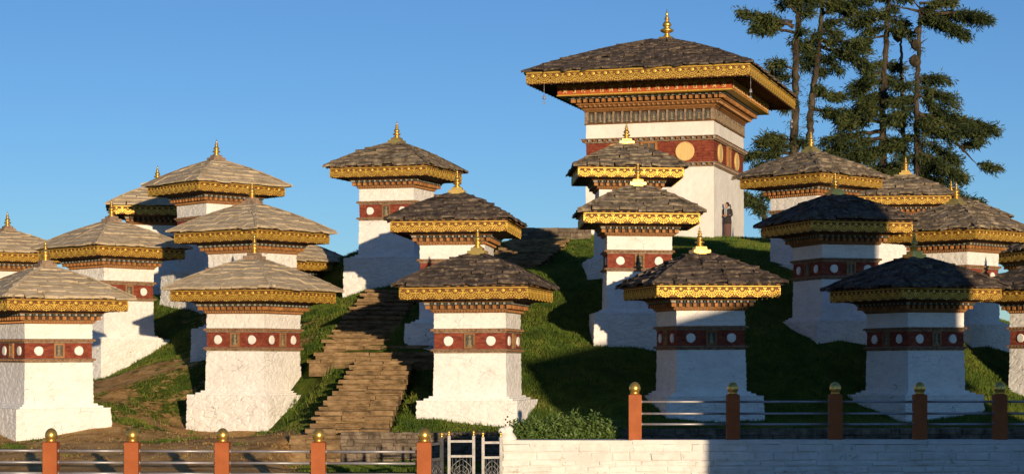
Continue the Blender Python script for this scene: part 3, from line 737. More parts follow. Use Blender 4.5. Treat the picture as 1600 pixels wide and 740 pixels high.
    mb = MB()
    for s in range(4):
        hl, ho = (fx, fy) if s % 2 == 0 else (fy, fx); hb = by if s % 2 == 0 else bx; f = side_xf(s, 0); k = int(2*hl/.62)
        for i in range(k):
            u = -hl+.3+(2*hl-.6)*i/(k-1); mb.box(f(u, (ho+hb)/2+.05, 12.41), (.10, ho-hb-.30, .10), rz=s*PI/2)
    mb.build('rafters', M['board'], T, stuff=True)
    om = ornament_mesh(.55, .50, 'fascia_ornament')
    for s in range(4):
        hl, ho = (fx, fy) if s % 2 == 0 else (fy, fx); f = side_xf(s, 0); a = s*PI/2; mb = MB(); Lf = 2*hl-(0 if s % 2 == 0 else .12)
        mb.box(f(0, ho-.03, 12.51), (Lf, .06, .48), rz=a); mb.box(f(0, ho-.02, 12.775), (Lf+.05, .11, .05), 1, rz=a)
        fb = mb.build('fascia_board', [M['board'], M['gold']], T); k = round(2*hl/.55); pit = 2*hl/k
        for i in range(k):
            o = put('fascia_ornament', om, fb, f(-hl+pit*(i+.5), ho+.002, 12.26), a); o.scale = (pit/.55, 1, 1)
    mb = MB()
    for s in range(4):
        hl, ho = (fx, fy) if s % 2 == 0 else (fy, fx); f = side_xf(s, 0); k = int(2*hl/.17)
        for i in range(k):
            d_ = .06+.03*(i % 3 == 0); mb.box(f(-hl+.1+(2*hl-.2)*i/(k-1), ho-.03, 12.31-d_/2), (.05, .02, d_), rz=s*PI/2)
    mb.build('eave_fringe', M['soffit'], T, stuff=True)
    slate_roof(T, 'slate_dark', 77, fx+.13, fy+.13, 12.80, 14.72, 14, .46, .07, .32, ridge=1.17, limit=300, face_order=(0, 1, 3, 2), sag=-.12)
    mb = MB(); mb.frus(.42, 1.5, 14.70, .30, 1.35, 14.80); mb.build('ridge_cap', M['slate_dark'], T)
    mb = MB(); mb.frus(.50, .50, 14.76, .48, .48, 14.91); mb.frus(.36, .36, 14.91, .31, .31, 15.05)
    prof = [(.2, 0), (.15, .08), (.10, .14), (.09, .2), (.22, .26), (.30, .33), (.22, .40), (.11, .45), (.16, .52), (.20, .60), (.13, .70), (.07, .78), (.05, .82), (.12, .84), (.12, .865), (.05, .90), (.09, .92), (.09, .945), (.035, .98), (.07, 1.06), (.03, 1.16), (.003, 1.32)]
    m2 = MB(); m2.lathe([(r*1.12, z*1.02) for r, z in prof], 16, (0, 0, 15.04)); fo = m2.build('finial', M['gilt'], T); mb.build('finial_base', M['gilt'], fo)
    # hanging wind bells
    for x, y in ((-fx+.8, -fy+.05), (fx-.05, -fy+.6), (fx-.1, fy-.3)):
        mb = MB(); mb.tube([(x, y, 12.3), (x, y, 11.75)], .012, 4); mb.lathe([(.01, .17), (.05, .15), (.06, .05), (.085, 0), (.07, .0)], 10, (x, y, 11.60)); mb.tube([(x, y, 11.6), (x, y, 11.45)], .01, 4); mb.box((x, y, 11.40), (.09, .01, .1))
        mb.build('wind_bell', M['rail'], T)
    return T
M['red2'] = mat('red_beam', [(.34, .065, .02), (.44, .10, .03)], .7, bump=.2)
M['leafgold'] = mat('gold_leaf_panel', [(.62, .42, .15), (.76, .54, .22)], .55, .15, bump=.3, bscale=12, scale=6, stretch=(4, 4, .4))
tower()

# ------------------------------------------------------------------ stairs
def flight(label, a, b, w0, w1, n_, seed, group):
    rnd = random.Random(seed); T = thing('stairway', label, 'stairs', a, 0, group)
    a, b = Vector(a), Vector(b); d = b-a; dep = d.y/n_; ris = d.z/n_
    for i in range(n_):
        p = d*(i/n_); w_ = w0+(w1-w0)*i/n_; k = max(2, round(w_/.72)); u = -w_/2-rnd.uniform(0, .09); e = w_/2+rnd.uniform(0, .09)
        cuts = [u+(e-u)*q/k+(rnd.uniform(-.09, .09) if 0 < q < k else 0) for q in range(k+1)]
        mb = MB(); mb.box((0, 0, 0), (w_-.06, dep+.10, ris+.20), jit=.01, rnd=rnd); mb.build('riser', M['stepstone'], T, (p.x, p.y+dep/2+.12, p.z+ris-.05-(ris+.20)/2))
        for q in range(k):
            zt = p.z+ris+rnd.uniform(-.022, .022); h_ = rnd.uniform(.075, .115)
            mb = MB(); mb.box((0, 0, 0), (cuts[q+1]-cuts[q]-.005, dep+.16, h_), jit=.018, rnd=rnd)
            mb.build('step_stone', M['stepstone'], T, (p.x+(cuts[q]+cuts[q+1])/2, p.y+dep/2+.05+rnd.uniform(-.025, .025), zt-h_/2), rnd.uniform(-.025, .025))
    return T
flight('lower stone stairs climbing between the pale shrine and the dark roofed shrine', LOW[0], LOW[1], 2.0, 1.55, 14, 1, 'stone stairs up the hill')
flight('middle stone stairs half in shade above the stone landing', UPP[0], UPP[1], 1.95, 1.65, 12, 2, 'stone stairs up the hill')
flight('uppermost stone stairs reaching the ridge wall, left of the tower', TOP[0], TOP[1], 2.0, 2.3, 16, 3, 'stone stairs up the hill')
rnd = random.Random(9); T = thing('stone_landing', 'flat stone landing between the lower and the middle stairs', 'landing', (-4.1, 57.5, .1))
for r in range(3):
    x0, x1, yy, zz = ((-5.80, -2.2, 57.0, .07), (-5.68, -2.2, 57.75, .28), (-5.5, -2.2, 58.4, .47))[r]
    mb = MB(); mb.box((0, 0, 0), (x1-x0-.1, .95, .42), jit=.01, rnd=rnd); mb.build('riser', M['stepstone'], T, ((x0+x1)/2+4.1, yy+.56-57.5, zz-.05-.21-.1))
    u = x0
    while u < x1-.1:
        w_ = rnd.uniform(.35, .7); h_ = rnd.uniform(.08, .12); mb = MB(); mb.box((0, 0, 0), (w_-.012, .82, h_), jit=.015, rnd=rnd)
        mb.build('paving_stone', M['stepstone'], T, (u+w_/2+4.1, yy+.42-57.5+rnd.uniform(-.02, .02), zz-h_/2-.1+rnd.uniform(-.012, .012)))
        u += w_

# ------------------------------------------------------------------ stone walls
def stone_wall(name, label, cat, a, b, z0, z1, th, material, joint, sl, shh, seed, limit=300, proud=.03, cap=None):
    a, b = Vector(a), Vector(b); d = b-a; L_ = d.length; ang = math.atan2(d.y, d.x); rnd = random.Random(seed)
    T = thing(name, label, cat, (a.x, a.y, 0), ang)
    mb = MB(); mb.box((L_/2, th/2, (z0+z1)/2), (L_, th, z1-z0-.02)); mb.build('wall_core', joint, T)
    cnt = 0; z = z0; rest = MB()
    while z < z1-.02:
        h_ = min(shh*rnd.uniform(.75, 1.25), z1-z)
        if z1-(z+h_) < shh*.4: h_ = z1-z
        u = 0
        while u < L_-.01:
            w_ = min(sl*rnd.uniform(.5, 1.55), L_-u)
            if L_-u-w_ < sl*.3: w_ = L_-u
            m_ = MB(); x, y, zz = (w_-.008)/2, .10, (h_-.006)/2; pr = proud*rnd.uniform(.4, 1.2); c_ = (u+w_/2, -pr+.09, z+h_/2)
            bv = min(.03, h_*.3, w_*.3); vs = []
            for fx_, fy_, fz_ in ((x, y, zz), (x, -y+bv*.5, zz), (x-bv, -y, zz-bv)):
                for sx_, sz_ in ((-1, -1), (1, -1), (1, 1), (-1, 1)):
                    vs.append((sx_*fx_+rnd.uniform(-1, 1)*.016, fy_ if fy_ > 0 else fy_+rnd.uniform(-.012, .012), sz_*fz_+rnd.uniform(-1, 1)*.012))
            fs = []
            for q in range(2): fs += [(q*4+i, q*4+(i+1) % 4, (q+1)*4+(i+1) % 4, (q+1)*4+i) for i in range(4)]
            fs += [(8, 9, 10, 11), (3, 2, 1, 0)]
            if cnt < limit: m_.add(vs, fs); m_.build('stone', material, T, c_); cnt += 1
            else: rest.add([(v[0]+c_[0], v[1]+c_[1], v[2]+c_[2]) for v in vs], fs)
            u += w_
        z += h_
    if rest.v: rest.build('stones', material, T, stuff=True)
    if cap:
        u = 0
        while u < L_-.01:
            w_ = min(cap[0]*rnd.uniform(.7, 1.3), L_-u)
            if L_-u-w_ < .3: w_ = L_-u
            mb = MB(); mb.box((0, 0, 0), (w_-.006, th+cap[2]*2, cap[1]), jit=.005, rnd=rnd); mb.build('coping_stone', cap[3], T, (u+w_/2, th/2-.0, z1+cap[1]/2)); u += w_
    return T
# front white wall carrying the right fence
WD = 43.5
wx0 = (785-800)/FPX*WD; wtop = (HOR-693)/FPX*WD
stone_wall('white_wall', 'long low whitewashed stone wall under the right hand fence, its right part in blue shade', 'wall', (wx0, WD, 0), (26, WD, 0), -2.65, wtop, .5, M['wstone'], M['wjoint'], .48, .150, 4, 300, .020, (2.2, .085, .03, M['wstone']))
# dark retaining wall at the foot of the hill
stone_wall('retaining_wall', 'dark dry stone retaining wall behind the metal gate at the foot of the stairs', 'wall', (-4.24, 49.9, 0), (-.1, 49.9, 0), -2.7, -1.74, .5, M['wallstone'], M['mortar'], .26, .10, 6)
stone_wall('retaining_wall', 'low dark stone kerb running behind the right hand fence below the shaded shrines', 'wall', (-.1, 49.95, 0), (20, 51.6, 0), -2.6, -1.66, .5, M['wallstone'], M['mortar'], .42, .14, 8)
stone_wall('stepped_wall', 'light brown stone footing at the left of the bottom stairs behind the fence', 'wall', (-5.5, 49.9, 0), (-4.24, 49.9, 0), -2.7, -1.80, .6, M['stepstone'], M['mortar'], .45, .15, 12)
stone_wall('ridge_wall', 'low dark stone wall along the hilltop left of the tower', 'wall', (0.0, 81.5, 0), (3.2, 81.5, 0), 4.6, 5.42, .5, M['wallstone'], M['mortar'], .45, .15, 7)

# ------------------------------------------------------------------ fences
def post_template(label):
    T = thing('fence_post', label, 'fence post')
    mb = MB(); mb.frus(.138, .138, -.03, .138, .138, 1.0); mb.frus(.138, .138, 1.0, .10, .10, 1.02); mb.build('shaft', M['post'], T)
    mb = MB(); mb.lathe([(.085, 1.015), (.10, 1.03), (.088, 1.05), (.108, 1.08), (.122, 1.12), (.123, 1.16), (.112, 1.20), (.088, 1.24), (.055, 1.27), (.02, 1.284), (.002, 1.287)], 20); mb.build('gold_ball', M['gilt'], T)
    return T
PT = post_template('x'); used = []
def fence(posts, D, ybase_top, rails, group, labels, D2=None):
    pts = []
    for i, x in enumerate(posts):
        d = D+(0 if D2 is None else (D2-D)*i/(len(posts)-1))
        o = PT if not used else dup(PT); used.append(1)
        p = W(x, ybase_top, d); o.location = (p.x, p.y, p.z-1.285); o['label'] = labels[i]; o['category'] = 'fence post'; o['group'] = group; o.rotation_euler = (0, 0, 0)
        pts.append(p)
    return pts
# left fence at the road, right fence on the white wall
lp = fence([-50, 80, 207, 348, 498, 663], 39.8, 668, None, 'terracotta fence posts left of the gate',
  ['terracotta post with gold ball just beyond the left edge', 'leftmost visible terracotta post with gold ball, under the shrine at the left edge', 'second terracotta post from the left before bare brown earth',
   'terracotta post with gold ball in front of the lone pale roofed shrine', 'terracotta post with gold ball at the foot of the stone stairs', 'terracotta post with gold ball right beside the metal gate'], 39.2)
rp = fence([992, 1145, 1305, 1437, 1562, 1690], 43.75, 596, None, 'terracotta fence posts on the white wall',
  ['terracotta post right of the green bush, first of the fence on the white wall', 'terracotta post before the right side of the shrine with bright gold fascia', 'shaded terracotta post between the two shrines in the lower right',
   'shaded terracotta post directly before the wholly shaded shrine', 'shaded terracotta post nearest to the right edge', 'terracotta post just beyond the right edge'], 43.9)
def rails(pts, ys, label_fmt, names, grp):
    for j, (y, nm) in enumerate(zip(ys, names)):
        T = thing('rail', nm, 'fence rail', (pts[0].x, pts[0].y, (HOR-y)/FPX*pts[0].y), 0, grp)
        o0 = Vector((pts[0].x, pts[0].y, 0))
        for i in range(len(pts)-1):
            a = pts[i]-o0; c = pts[i+1]-o0; a.z = c.z = 0; dd = (c-a).normalized()*.139; mb = MB()
            mb.tube([a+dd, c-dd], .026, 8)
            for q in (a+dd, c-dd*1.12): mb.tube([q, q+dd*.12], .042, 8)
            mb.build('rail_bar', M['rail'], T)
rails(lp, (703, 721, 738), '', ['top grey metal rail of the left fence', 'middle grey metal rail of the left fence', 'bottom grey metal rail of the left fence'], 'rails of the left fence')
rails(rp, (627, 645.5, 662), '', ['top grey metal rail of the fence on the white wall', 'middle grey metal rail of the fence on the white wall', 'bottom grey metal rail of the fence on the white wall'], 'rails of the right fence')

# ------------------------------------------------------------------ metal gate
def gate_leaf(label, hinge, ang, wd, ztop, zb, flip=1):
    T = thing('metal_gate', label, 'gate', (hinge.x, hinge.y, 0), ang, 'silver metal gates'); H_ = ztop-zb
    def bar(name, pts, r, m_='steel'): mb = MB(); mb.tube(pts, r, 6); return mb.build(name, M[m_], T)
    for x in (.035, wd-.035):
        mb = MB(); mb.box((x, 0, (ztop+zb)/2), (.062, .062, H_)); st = mb.build('stile', M['steel'], T)
        mb = MB(); mb.lathe([(.022, 0), (.028, .02), (.018, .04), (.034, .065), (.03, .09), (.004, .13)], 8, (x, 0, ztop)); mb.build('gold_tip', M['gilt'], st)
    for z in (ztop-.12, ztop-.44, zb+.08):
        mb = MB(); mb.box((wd/2, 0, z), (wd-.135, .045, .05)); mb.build('cross_rail', M['steel'], T)
    k = max(3, int(wd/.09))
    for i in range(k):
        x = .07+(wd-.14)*(i+.5)/k; bar('bar', [(x, 0, zb+.1), (x, 0, ztop-.46)], .011)
    # arched lotus-like scroll work in the panel
    mb = MB(); c = wd/2; z0 = zb+.12; z1 = ztop-.50; hh = z1-z0
    for q in (1.0, .72, .42):
        for sgn in (-1, 1):
            pts = [(c+sgn*wd*.36*q*math.sin(PI*t)**.8*(1 if t < .7 else .9), -.03, z0+hh*q*t) for t in [j/8 for j in range(9)]]
            mb.tube(pts, .015, 5)
    for a in (-.5, -.25, .25, .5): mb.tube([(c, -.03, z0+.05), (c+wd*a*.5, -.03, z0+hh*.55)], .010, 5)
    mb.build('scroll_work', M['steel'], T)
    return T
GD = 43.3
h1 = W(699, 600, GD); gate_leaf('narrow left end leaf of the silver metal gate beside the terracotta post', W(668, 600, 41.5), math.atan2(GD-41.5, .62), .85, (HOR-680)/FPX*GD, -2.62)
gate_leaf('silver metal gate leaf with scroll work left of the dark gap', h1, R(6), .60, (HOR-680)/FPX*GD, -2.62)
gate_leaf('silver metal gate leaf with scroll work against the end of the white wall', W(752, 600, GD), R(10), .46, (HOR-682)/FPX*GD, -2.62)

# small lion-like ornament at the wall end
T = thing('stone_ornament', 'small white rounded stone ornament with a patterned upright piece beside the bush', 'ornament', W(793, 687, 43.7))
mb = MB(); prof = [(.02, .32), (.09, .30), (.13, .24), (.11, .18), (.16, .12), (.20, .05), (.20, -.02)]
mb.lathe(prof[::-1], 12, (0, 0, 0)); mb.lathe([(.02, 0), (.07, .03), (.09, .08), (.06, .14), (.01, .16)], 10, (-.12, -.03, .12)); mb.build('body', M['disc'], T)
mb = MB(); mb.box((-.02, 0, .42), (.09, .09, .26), 0); 
for q in range(4): mb.box((-.02+(.02 if q % 2 else -.02), -.046, .33+q*.06), (.035, .012, .04), 1)
mb.build('patterned_piece', [M['disc'], M['soffit']], T)

# ------------------------------------------------------------------ bush behind the wall
def leafy(center, rad, n_, size, seed, material):
    rng = np.random.default_rng(seed); V = np.empty((n_, 4, 3)); 
    p = rng.normal(0, 1, (n_, 3)); p /= np.linalg.norm(p, axis=1)[:, None]; r = rng.random(n_)**.4
    lump = np.array([1+.28*noise.noise((q[0]*2.2+seed, q[1]*2.2, q[2]*2.2)) for q in p])
    c = np.array(center)+p*(np.array(rad)*(r*lump)[:, None])
    u = rng.normal(0, 1, (n_, 3)); u[:, 2] += .5; u /= np.linalg.norm(u, axis=1)[:, None]
    v = np.cross(u, rng.normal(0, 1, (n_, 3))); v /= np.linalg.norm(v, axis=1)[:, None]
    s = size*(.6+.8*rng.random(n_))[:, None]
    V[:, 0] = c; V[:, 1] = c+u*s*.5+v*s*.2; V[:, 2] = c+u*s; V[:, 3] = c+u*s*.5-v*s*.2
    return V
T = thing('bush', 'leafy green bush trailing along the top of the white wall, left of the fence', 'bush', (.60, 44.6, -1.75))
Vs = []; rnd = random.Random(4)
for i in range(26):
    x = -.62+2.3*i/25; h_ = .30+.20*math.sin(i*1.3)*.6+rnd.uniform(-.05, .06)
    if i < 3 or i > 22: h_ *= .75
    Vs.append(leafy((x-.05, rnd.uniform(-.1, .25), .08+h_*.35), (.26, .32, h_), 380, .085, i, None))
V = np.concatenate(Vs).reshape(-1, 3)
o = bpy.data.objects.new('foliage', fast_mesh('foliage', V, np.arange(len(V)).reshape(-1, 4), M['leaf'])); link(o, T)
mb = MB()
for i in range(30):
    x = -.6+2.3*i/29; mb.tube([(x, .1, -.45), (x+rnd.uniform(-.1, .1), .1, 0), (x+rnd.uniform(-.2, .2), rnd.uniform(-.1, .2), .45)], [.014, .01, .004], 5)
mb.build('stems', M['bark'], T)

# ------------------------------------------------------------------ trees
def spray(rng, P, dirs, n_, size):
    """needle sprigs: thin tapering quads that leave points P roughly along dirs"""
    k = rng.integers(0, len(P), n_); c = P[k]+rng.normal(0, 1, (n_, 3))*np.array([.13, .13, .09])
    u = dirs[k]*.8+rng.normal(0, .62, (n_, 3)); u[:, 2] -= .32; u /= np.linalg.norm(u, axis=1)[:, None]
    v = np.cross(u, rng.normal(0, 1, (n_, 3))); v /= np.linalg.norm(v, axis=1)[:, None]
    s = size*(.5+rng.random(n_))[:, None]; V = np.empty((n_, 4, 3))
    V[:, 0] = c; V[:, 1] = c+u*s*.45+v*s*.10; V[:, 2] = c+u*s; V[:, 3] = c+u*s*.45-v*s*.10
    return V
def tree(label, trunk, r0, r1, D, branches, seed, name='conifer_tree', dead=False, burls=()):
    """trunk: pixel polyline bottom to top; branches: (x0,y0,x1,y1,spread metres,density,bare) in photo pixels, spread in depth at random"""
    rnd = random.Random(seed); rng = np.random.default_rng(seed)
    base = W(*trunk[0], D); T = thing(name, label, 'tree', base, 0, 'tall trees behind the tower' if not dead else None)
    pts = []
    tr = [W(x, y, D)-base for x, y in trunk]
    for i in range(len(tr)-1):
        
            for q in range(12): pts.append(tr[i].lerp(tr[i+1], q/12)+Vector((rnd.uniform(-.04, .04), rnd.uniform(-.04, .04), 0)))
    pts.append(tr[-1]); n_ = len(pts); rad = [.72*(r0+(r1-r0)*i/(n_-1))*rnd.uniform(.92, 1.10) for i in range(n_)]
    mb = MB(); mb.tube(pts, rad, 14, wob=.14, rnd=rnd)
    for bx_, by_, br in burls:
        c = W(bx_, by_, D)-base; mb.lathe([(.02, -br*1.2), (br*.8, -br*.6), (br, 0), (br*.75, br*.6), (.02, br*1.1)], 8, c)
    mb.build('trunk', M['dead'] if dead else M['bark'], T)
    LV = []
    if not dead:                                       # short shoots and mosses along the trunk
        q = rng.integers(0, n_-1, 90); ang = rng.random(90)*2*PI
        P = np.array([tuple(pts[i]) for i in q])+np.c_[np.cos(ang), np.sin(ang), rng.random(90)*.4]*np.array([rad[i] for i in q])[:, None]
        LV.append(spray(rng, P, np.c_[np.cos(ang), np.sin(ang), -.3*np.ones(90)], 1000, .17))
    branches = list(branches)
    if not dead and len(branches) > 10:                # many short drooping boughs between the long ones
        for i in range(6):
            q = rnd.random(); jx = int(q*(len(branches)-1)); b0_ = branches[jx]
            sgn = 1 if b0_[2] > b0_[0] else -1; ln_ = rnd.uniform(12, 34); yy_ = b0_[1]+rnd.uniform(-9, 12)
            branches.append((b0_[0], yy_, b0_[0]+sgn*ln_*rnd.choice((1, 1, -1)), yy_+rnd.uniform(-4, 16), .45, 4, .2))
    for (x0, y0, x1, y1, sp, dens, bare) in branches:
        dep = rnd.uniform(-1, 1)*1.2; limbs = MB()
        a = W(x0, y0, D)-base; c = W(x1, y1, D)-base; c.y += dep; Lb = (c-a).length; k = 9; bp_ = []
        for i in range(k+1):
            t = i/k; p = a.lerp(c, t); p.z += .10*Lb*math.sin(PI*t)*(.6 if not bare else .2)+rnd.uniform(-.03, .03)*Lb*.6; p.y += rnd.uniform(-.03, .03)*Lb; bp_.append(p)
        rb = min(.12, .025+.022*Lb)*(1.3 if bare else 1); limbs.tube(bp_, [rb*(1-.85*i/k) for i in range(k+1)], 6, wob=.15, rnd=rnd)
        if dens <= 0:
            limbs.build('limb', M['dead'] if dead else M['bark'], T); continue
        d0 = (c-a).normalized(); lat = Vector((-d0.y, d0.x, 0)); lat = lat.normalized() if lat.length > .05 else Vector((0, 1, 0))
        P = []; Dr = []
        ntw = int(10+9*Lb)
        for i in range(ntw):
            t = rnd.uniform(bare, 1.0); q = bp_[min(k, int(t*k))].lerp(bp_[min(k, int(t*k)+1)], t*k-int(t*k)) if t < 1 else bp_[k]
            th = rnd.choice((-1, 1))*rnd.uniform(.2, 1.25); dr = (d0*math.cos(th)+lat*math.sin(th)+Vector((0, 0, rnd.uniform(-.45, .35)))).normalized()
            ln = sp*rnd.uniform(.3, 1.05)*(1.15-.55*abs(2*(t-bare)/(1-bare+1e-6)-1))
            e = q+dr*ln; e.z -= .18*ln*ln
            limbs.tube([q, q.lerp(e, .5)+Vector((0, 0, .05*ln)), e], [.018, .012, .004], 4)
            m_ = max(3, int(ln/.11))
            for s_ in range(m_):
                tt = .12+.9*s_/m_; pp = q.lerp(e, tt); P.append(pp); Dr.append(dr)
        P = np.array([tuple(p) for p in P]); Dr = np.array([tuple(p) for p in Dr])
        LV.append(spray(rng, P, Dr, int(len(P)*dens*1.35), .25))
        limbs.build('limb', M['dead'] if dead else M['bark'], T)
    if LV:
        V = np.concatenate(LV).reshape(-1, 3)
        o = bpy.data.objects.new('crown', fast_mesh('crown', V, np.arange(len(V)).reshape(-1, 4), M['needle'])); link(o, T)
DN = 7
tree('leftmost tall conifer behind the right eave of the tower, long left branch near top',
 [(1240, 440), (1241, 236), (1242, 150), (1244, 80), (1249, 0), (1252, -50)], .34, .13, 101,
 [(1240, 42, 1165, 18, 1.1, DN, .25), (1240, 50, 1190, 42, .9, DN, .4), (1238, 34, 1200, 28, .7, DN, .3), (1242, 108, 1205, 100, .8, DN, .3), (1242, 122, 1212, 112, .7, DN, .2), (1240, 72, 1222, 62, .2, 0, 0), (1238, 130, 1218, 138, .2, 0, 0),
  (1244, 20, 1212, -4, .5, 2, .5), (1246, 4, 1222, -30, 1.1, DN, .2), (1247, 14, 1236, 2, .9, DN, 0), (1248, 2, 1275, -20, 1.1, DN, 0), (1250, -20, 1225, -50, 1.2, DN, 0), (1250, -30, 1280, -60, 1.2, DN, 0), (1246, 30, 1262, 18, .6, DN, .2),
  (1240, 232, 1182, 222, 1.0, DN, .15), (1240, 240, 1166, 244, 1.0, DN, .3), (1240, 220, 1205, 210, .9, DN, .2), (1242, 60, 1258, 72, .8, DN, 0), (1243, 160, 1228, 165, .3, 3, .2), (1242, 255, 1180, 262, 1, DN, .2)], 21)
tree('second conifer of the left pair behind the tower, broad foliage on its right side',
 [(1262, 440), (1264, 236), (1268, 160), (1277, 95), (1284, 20), (1287, -50)], .30, .12, 103,
 [(1282, 62, 1340, 78, 1.3, DN, .05), (1280, 72, 1345, 98, 1.2, DN, .2), (1279, 84, 1312, 106, 1.0, DN, .1), (1281, 60, 1258, 70, .9, DN, 0), (1280, 78, 1256, 92, .9, DN, 0), (1283, 50, 1306, 52, .8, DN, .1),
  (1284, 42, 1352, 22, .5, 2, .5), (1286, 10, 1345, 4, 1.0, DN, .2), (1287, -4, 1330, 14, 1.0, DN, .2), (1286, 6, 1262, 8, .9, DN, 0), (1287, -20, 1330, -40, 1.2, DN, 0), (1287, -25, 1250, -50, 1.2, DN, 0), (1285, 24, 1310, 6, .7, DN, .2),
  (1272, 150, 1328, 147, .55, DN, .3), (1270, 172, 1306, 178, .6, DN, .25), (1270, 168, 1312, 188, .5, DN, .4), (1276, 110, 1290, 112, .6, DN, 0), (1272, 130, 1284, 142, .6, DN, 0), (1283, 40, 1300, 34, .8, DN, 0)], 22)
tree('tallest conifer of the right group with dense low boughs reaching left',
 [(1377, 440), (1379, 240), (1380, 160), (1383, 90), (1388, 0), (1391, -50)], .27, .14, 104,
 [(1386, 30, 1335, 38, 1.0, DN, .3), (1384, 56, 1340, 66, .9, DN, .4), (1386, 22, 1358, 28, .9, DN, 0), (1386, 42, 1362, 48, .9, DN, 0), (1387, 28, 1416, 34, .9, DN, .1), (1386, 44, 1414, 54, .9, DN, .2), (1388, 4, 1372, -10, 1, DN, 0), (1389, -6, 1420, -20, 1.1, DN, 0), (1389, 0, 1350, -14, 1.1, DN, .1),
  (1383, 96, 1352, 106, .9, DN, .1), (1383, 98, 1408, 102, .8, DN, .1), (1382, 110, 1340, 132, 1.1, DN, .15), (1382, 122, 1338, 142, 1.0, DN, .15), (1381, 118, 1400, 128, .9, DN, 0), (1380, 150, 1345, 158, 1.1, DN, .05), (1380, 165, 1322, 182, 1.3, DN, .1), (1379, 172, 1330, 172, 1.1, DN, .1), (1379, 190, 1318, 192, 1.1, DN, .3),
  (1379, 205, 1290, 218, 1.2, DN, .25), (1379, 215, 1300, 232, 1.3, DN, .1), (1379, 228, 1316, 246, 1.3, DN, .05), (1378, 240, 1320, 262, 1.4, DN, 0), (1379, 150, 1398, 158, .9, DN, 0), (1379, 185, 1400, 192, 1.0, DN, 0), (1379, 215, 1405, 222, 1.2, DN, 0), (1378, 250, 1400, 262, 1.4, DN, 0), (1378, 236, 1352, 240, 1.3, DN, 0), (1378, 262, 1340, 280, 1.3, DN, 0)], 23)
tree('bare thin dead trunk between the two leafy conifers of the right group',
 [(1410, 440), (1412, 240), (1410, 140), (1408, 80), (1408, 38)], .20, .06, 104.5, [(1409, 60, 1398, 52, .2, 0, .2), (1409, 110, 1418, 104, .2, 0, .2)], 24, name='dead_tree', dead=True, burls=((1403, 56, .3),))
tree('right conifer of the right group with knobby upper trunk and long boughs to the right',
 [(1434, 440), (1433, 240), (1432, 150), (1436, 80), (1438, 14)], .23, .11, 102.5,
 [(1438, 18, 1528, 22, 1.0, DN, .3), (1438, 20, 1535, 34, .9, DN, .5), (1437, 24, 1500, 60, .9, DN, .45), (1437, 30, 1488, 44, .9, DN, .35), (1438, 16, 1470, 34, .9, DN, .2), (1438, 18, 1392, 8, .2, 0, .4), (1438, 14, 1424, -6, .2, 0, .2), (1437, 6, 1490, 4, .8, DN, .2), (1436, 70, 1450, 60, .2, 0, .2),
  (1433, 122, 1478, 118, 1.0, DN, .2), (1433, 135, 1490, 150, 1.2, DN, .1), (1432, 128, 1408, 136, 1.0, DN, 0), (1432, 145, 1470, 172, 1.1, DN, .1), (1432, 150, 1402, 160, 1.1, DN, 0), (1432, 165, 1408, 182, 1.2, DN, 0), (1433, 178, 1512, 188, 1.1, DN, .35), (1433, 184, 1556, 198, .9, DN, .55), (1433, 186, 1520, 215, 1.0, DN, .45),
  (1434, 176, 1492, 222, .3, 1, .7), (1492, 222, 1528, 258, .2, 0, .2), (1528, 256, 1552, 264, .6, DN, .1), (1500, 230, 1540, 218, .5, DN, .2), (1433, 200, 1470, 214, 1.3, DN, 0), (1433, 210, 1400, 225, 1.4, DN, 0), (1433, 222, 1490, 246, 1.4, DN, 0), (1434, 236, 1480, 268, 1.4, DN, 0), (1434, 250, 1500, 278, 1.3, DN, .1),
  (1434, 240, 1396, 262, 1.4, DN, 0), (1434, 262, 1470, 290, 1.3, DN, 0), (1434, 280, 1532, 318, .9, DN, .3), (1434, 192, 1455, 190, 1.3, DN, 0)], 25, burls=((1431, 70, .28), (1429, 95, .3), (1434, 48, .2)))
tree('low gnarled tree limb showing under the roof between the tower and the next shrine',
 [(1199, 430), (1196, 345), (1190, 318), (1172, 306)], .22, .10, 97, [(1190, 318, 1160, 318, .5, DN, .2), (1176, 308, 1158, 304, .5, 5, .2), (1192, 310, 1215, 296, .7, DN, 0), (1194, 330, 1182, 326, .4, 5, .1)], 26)

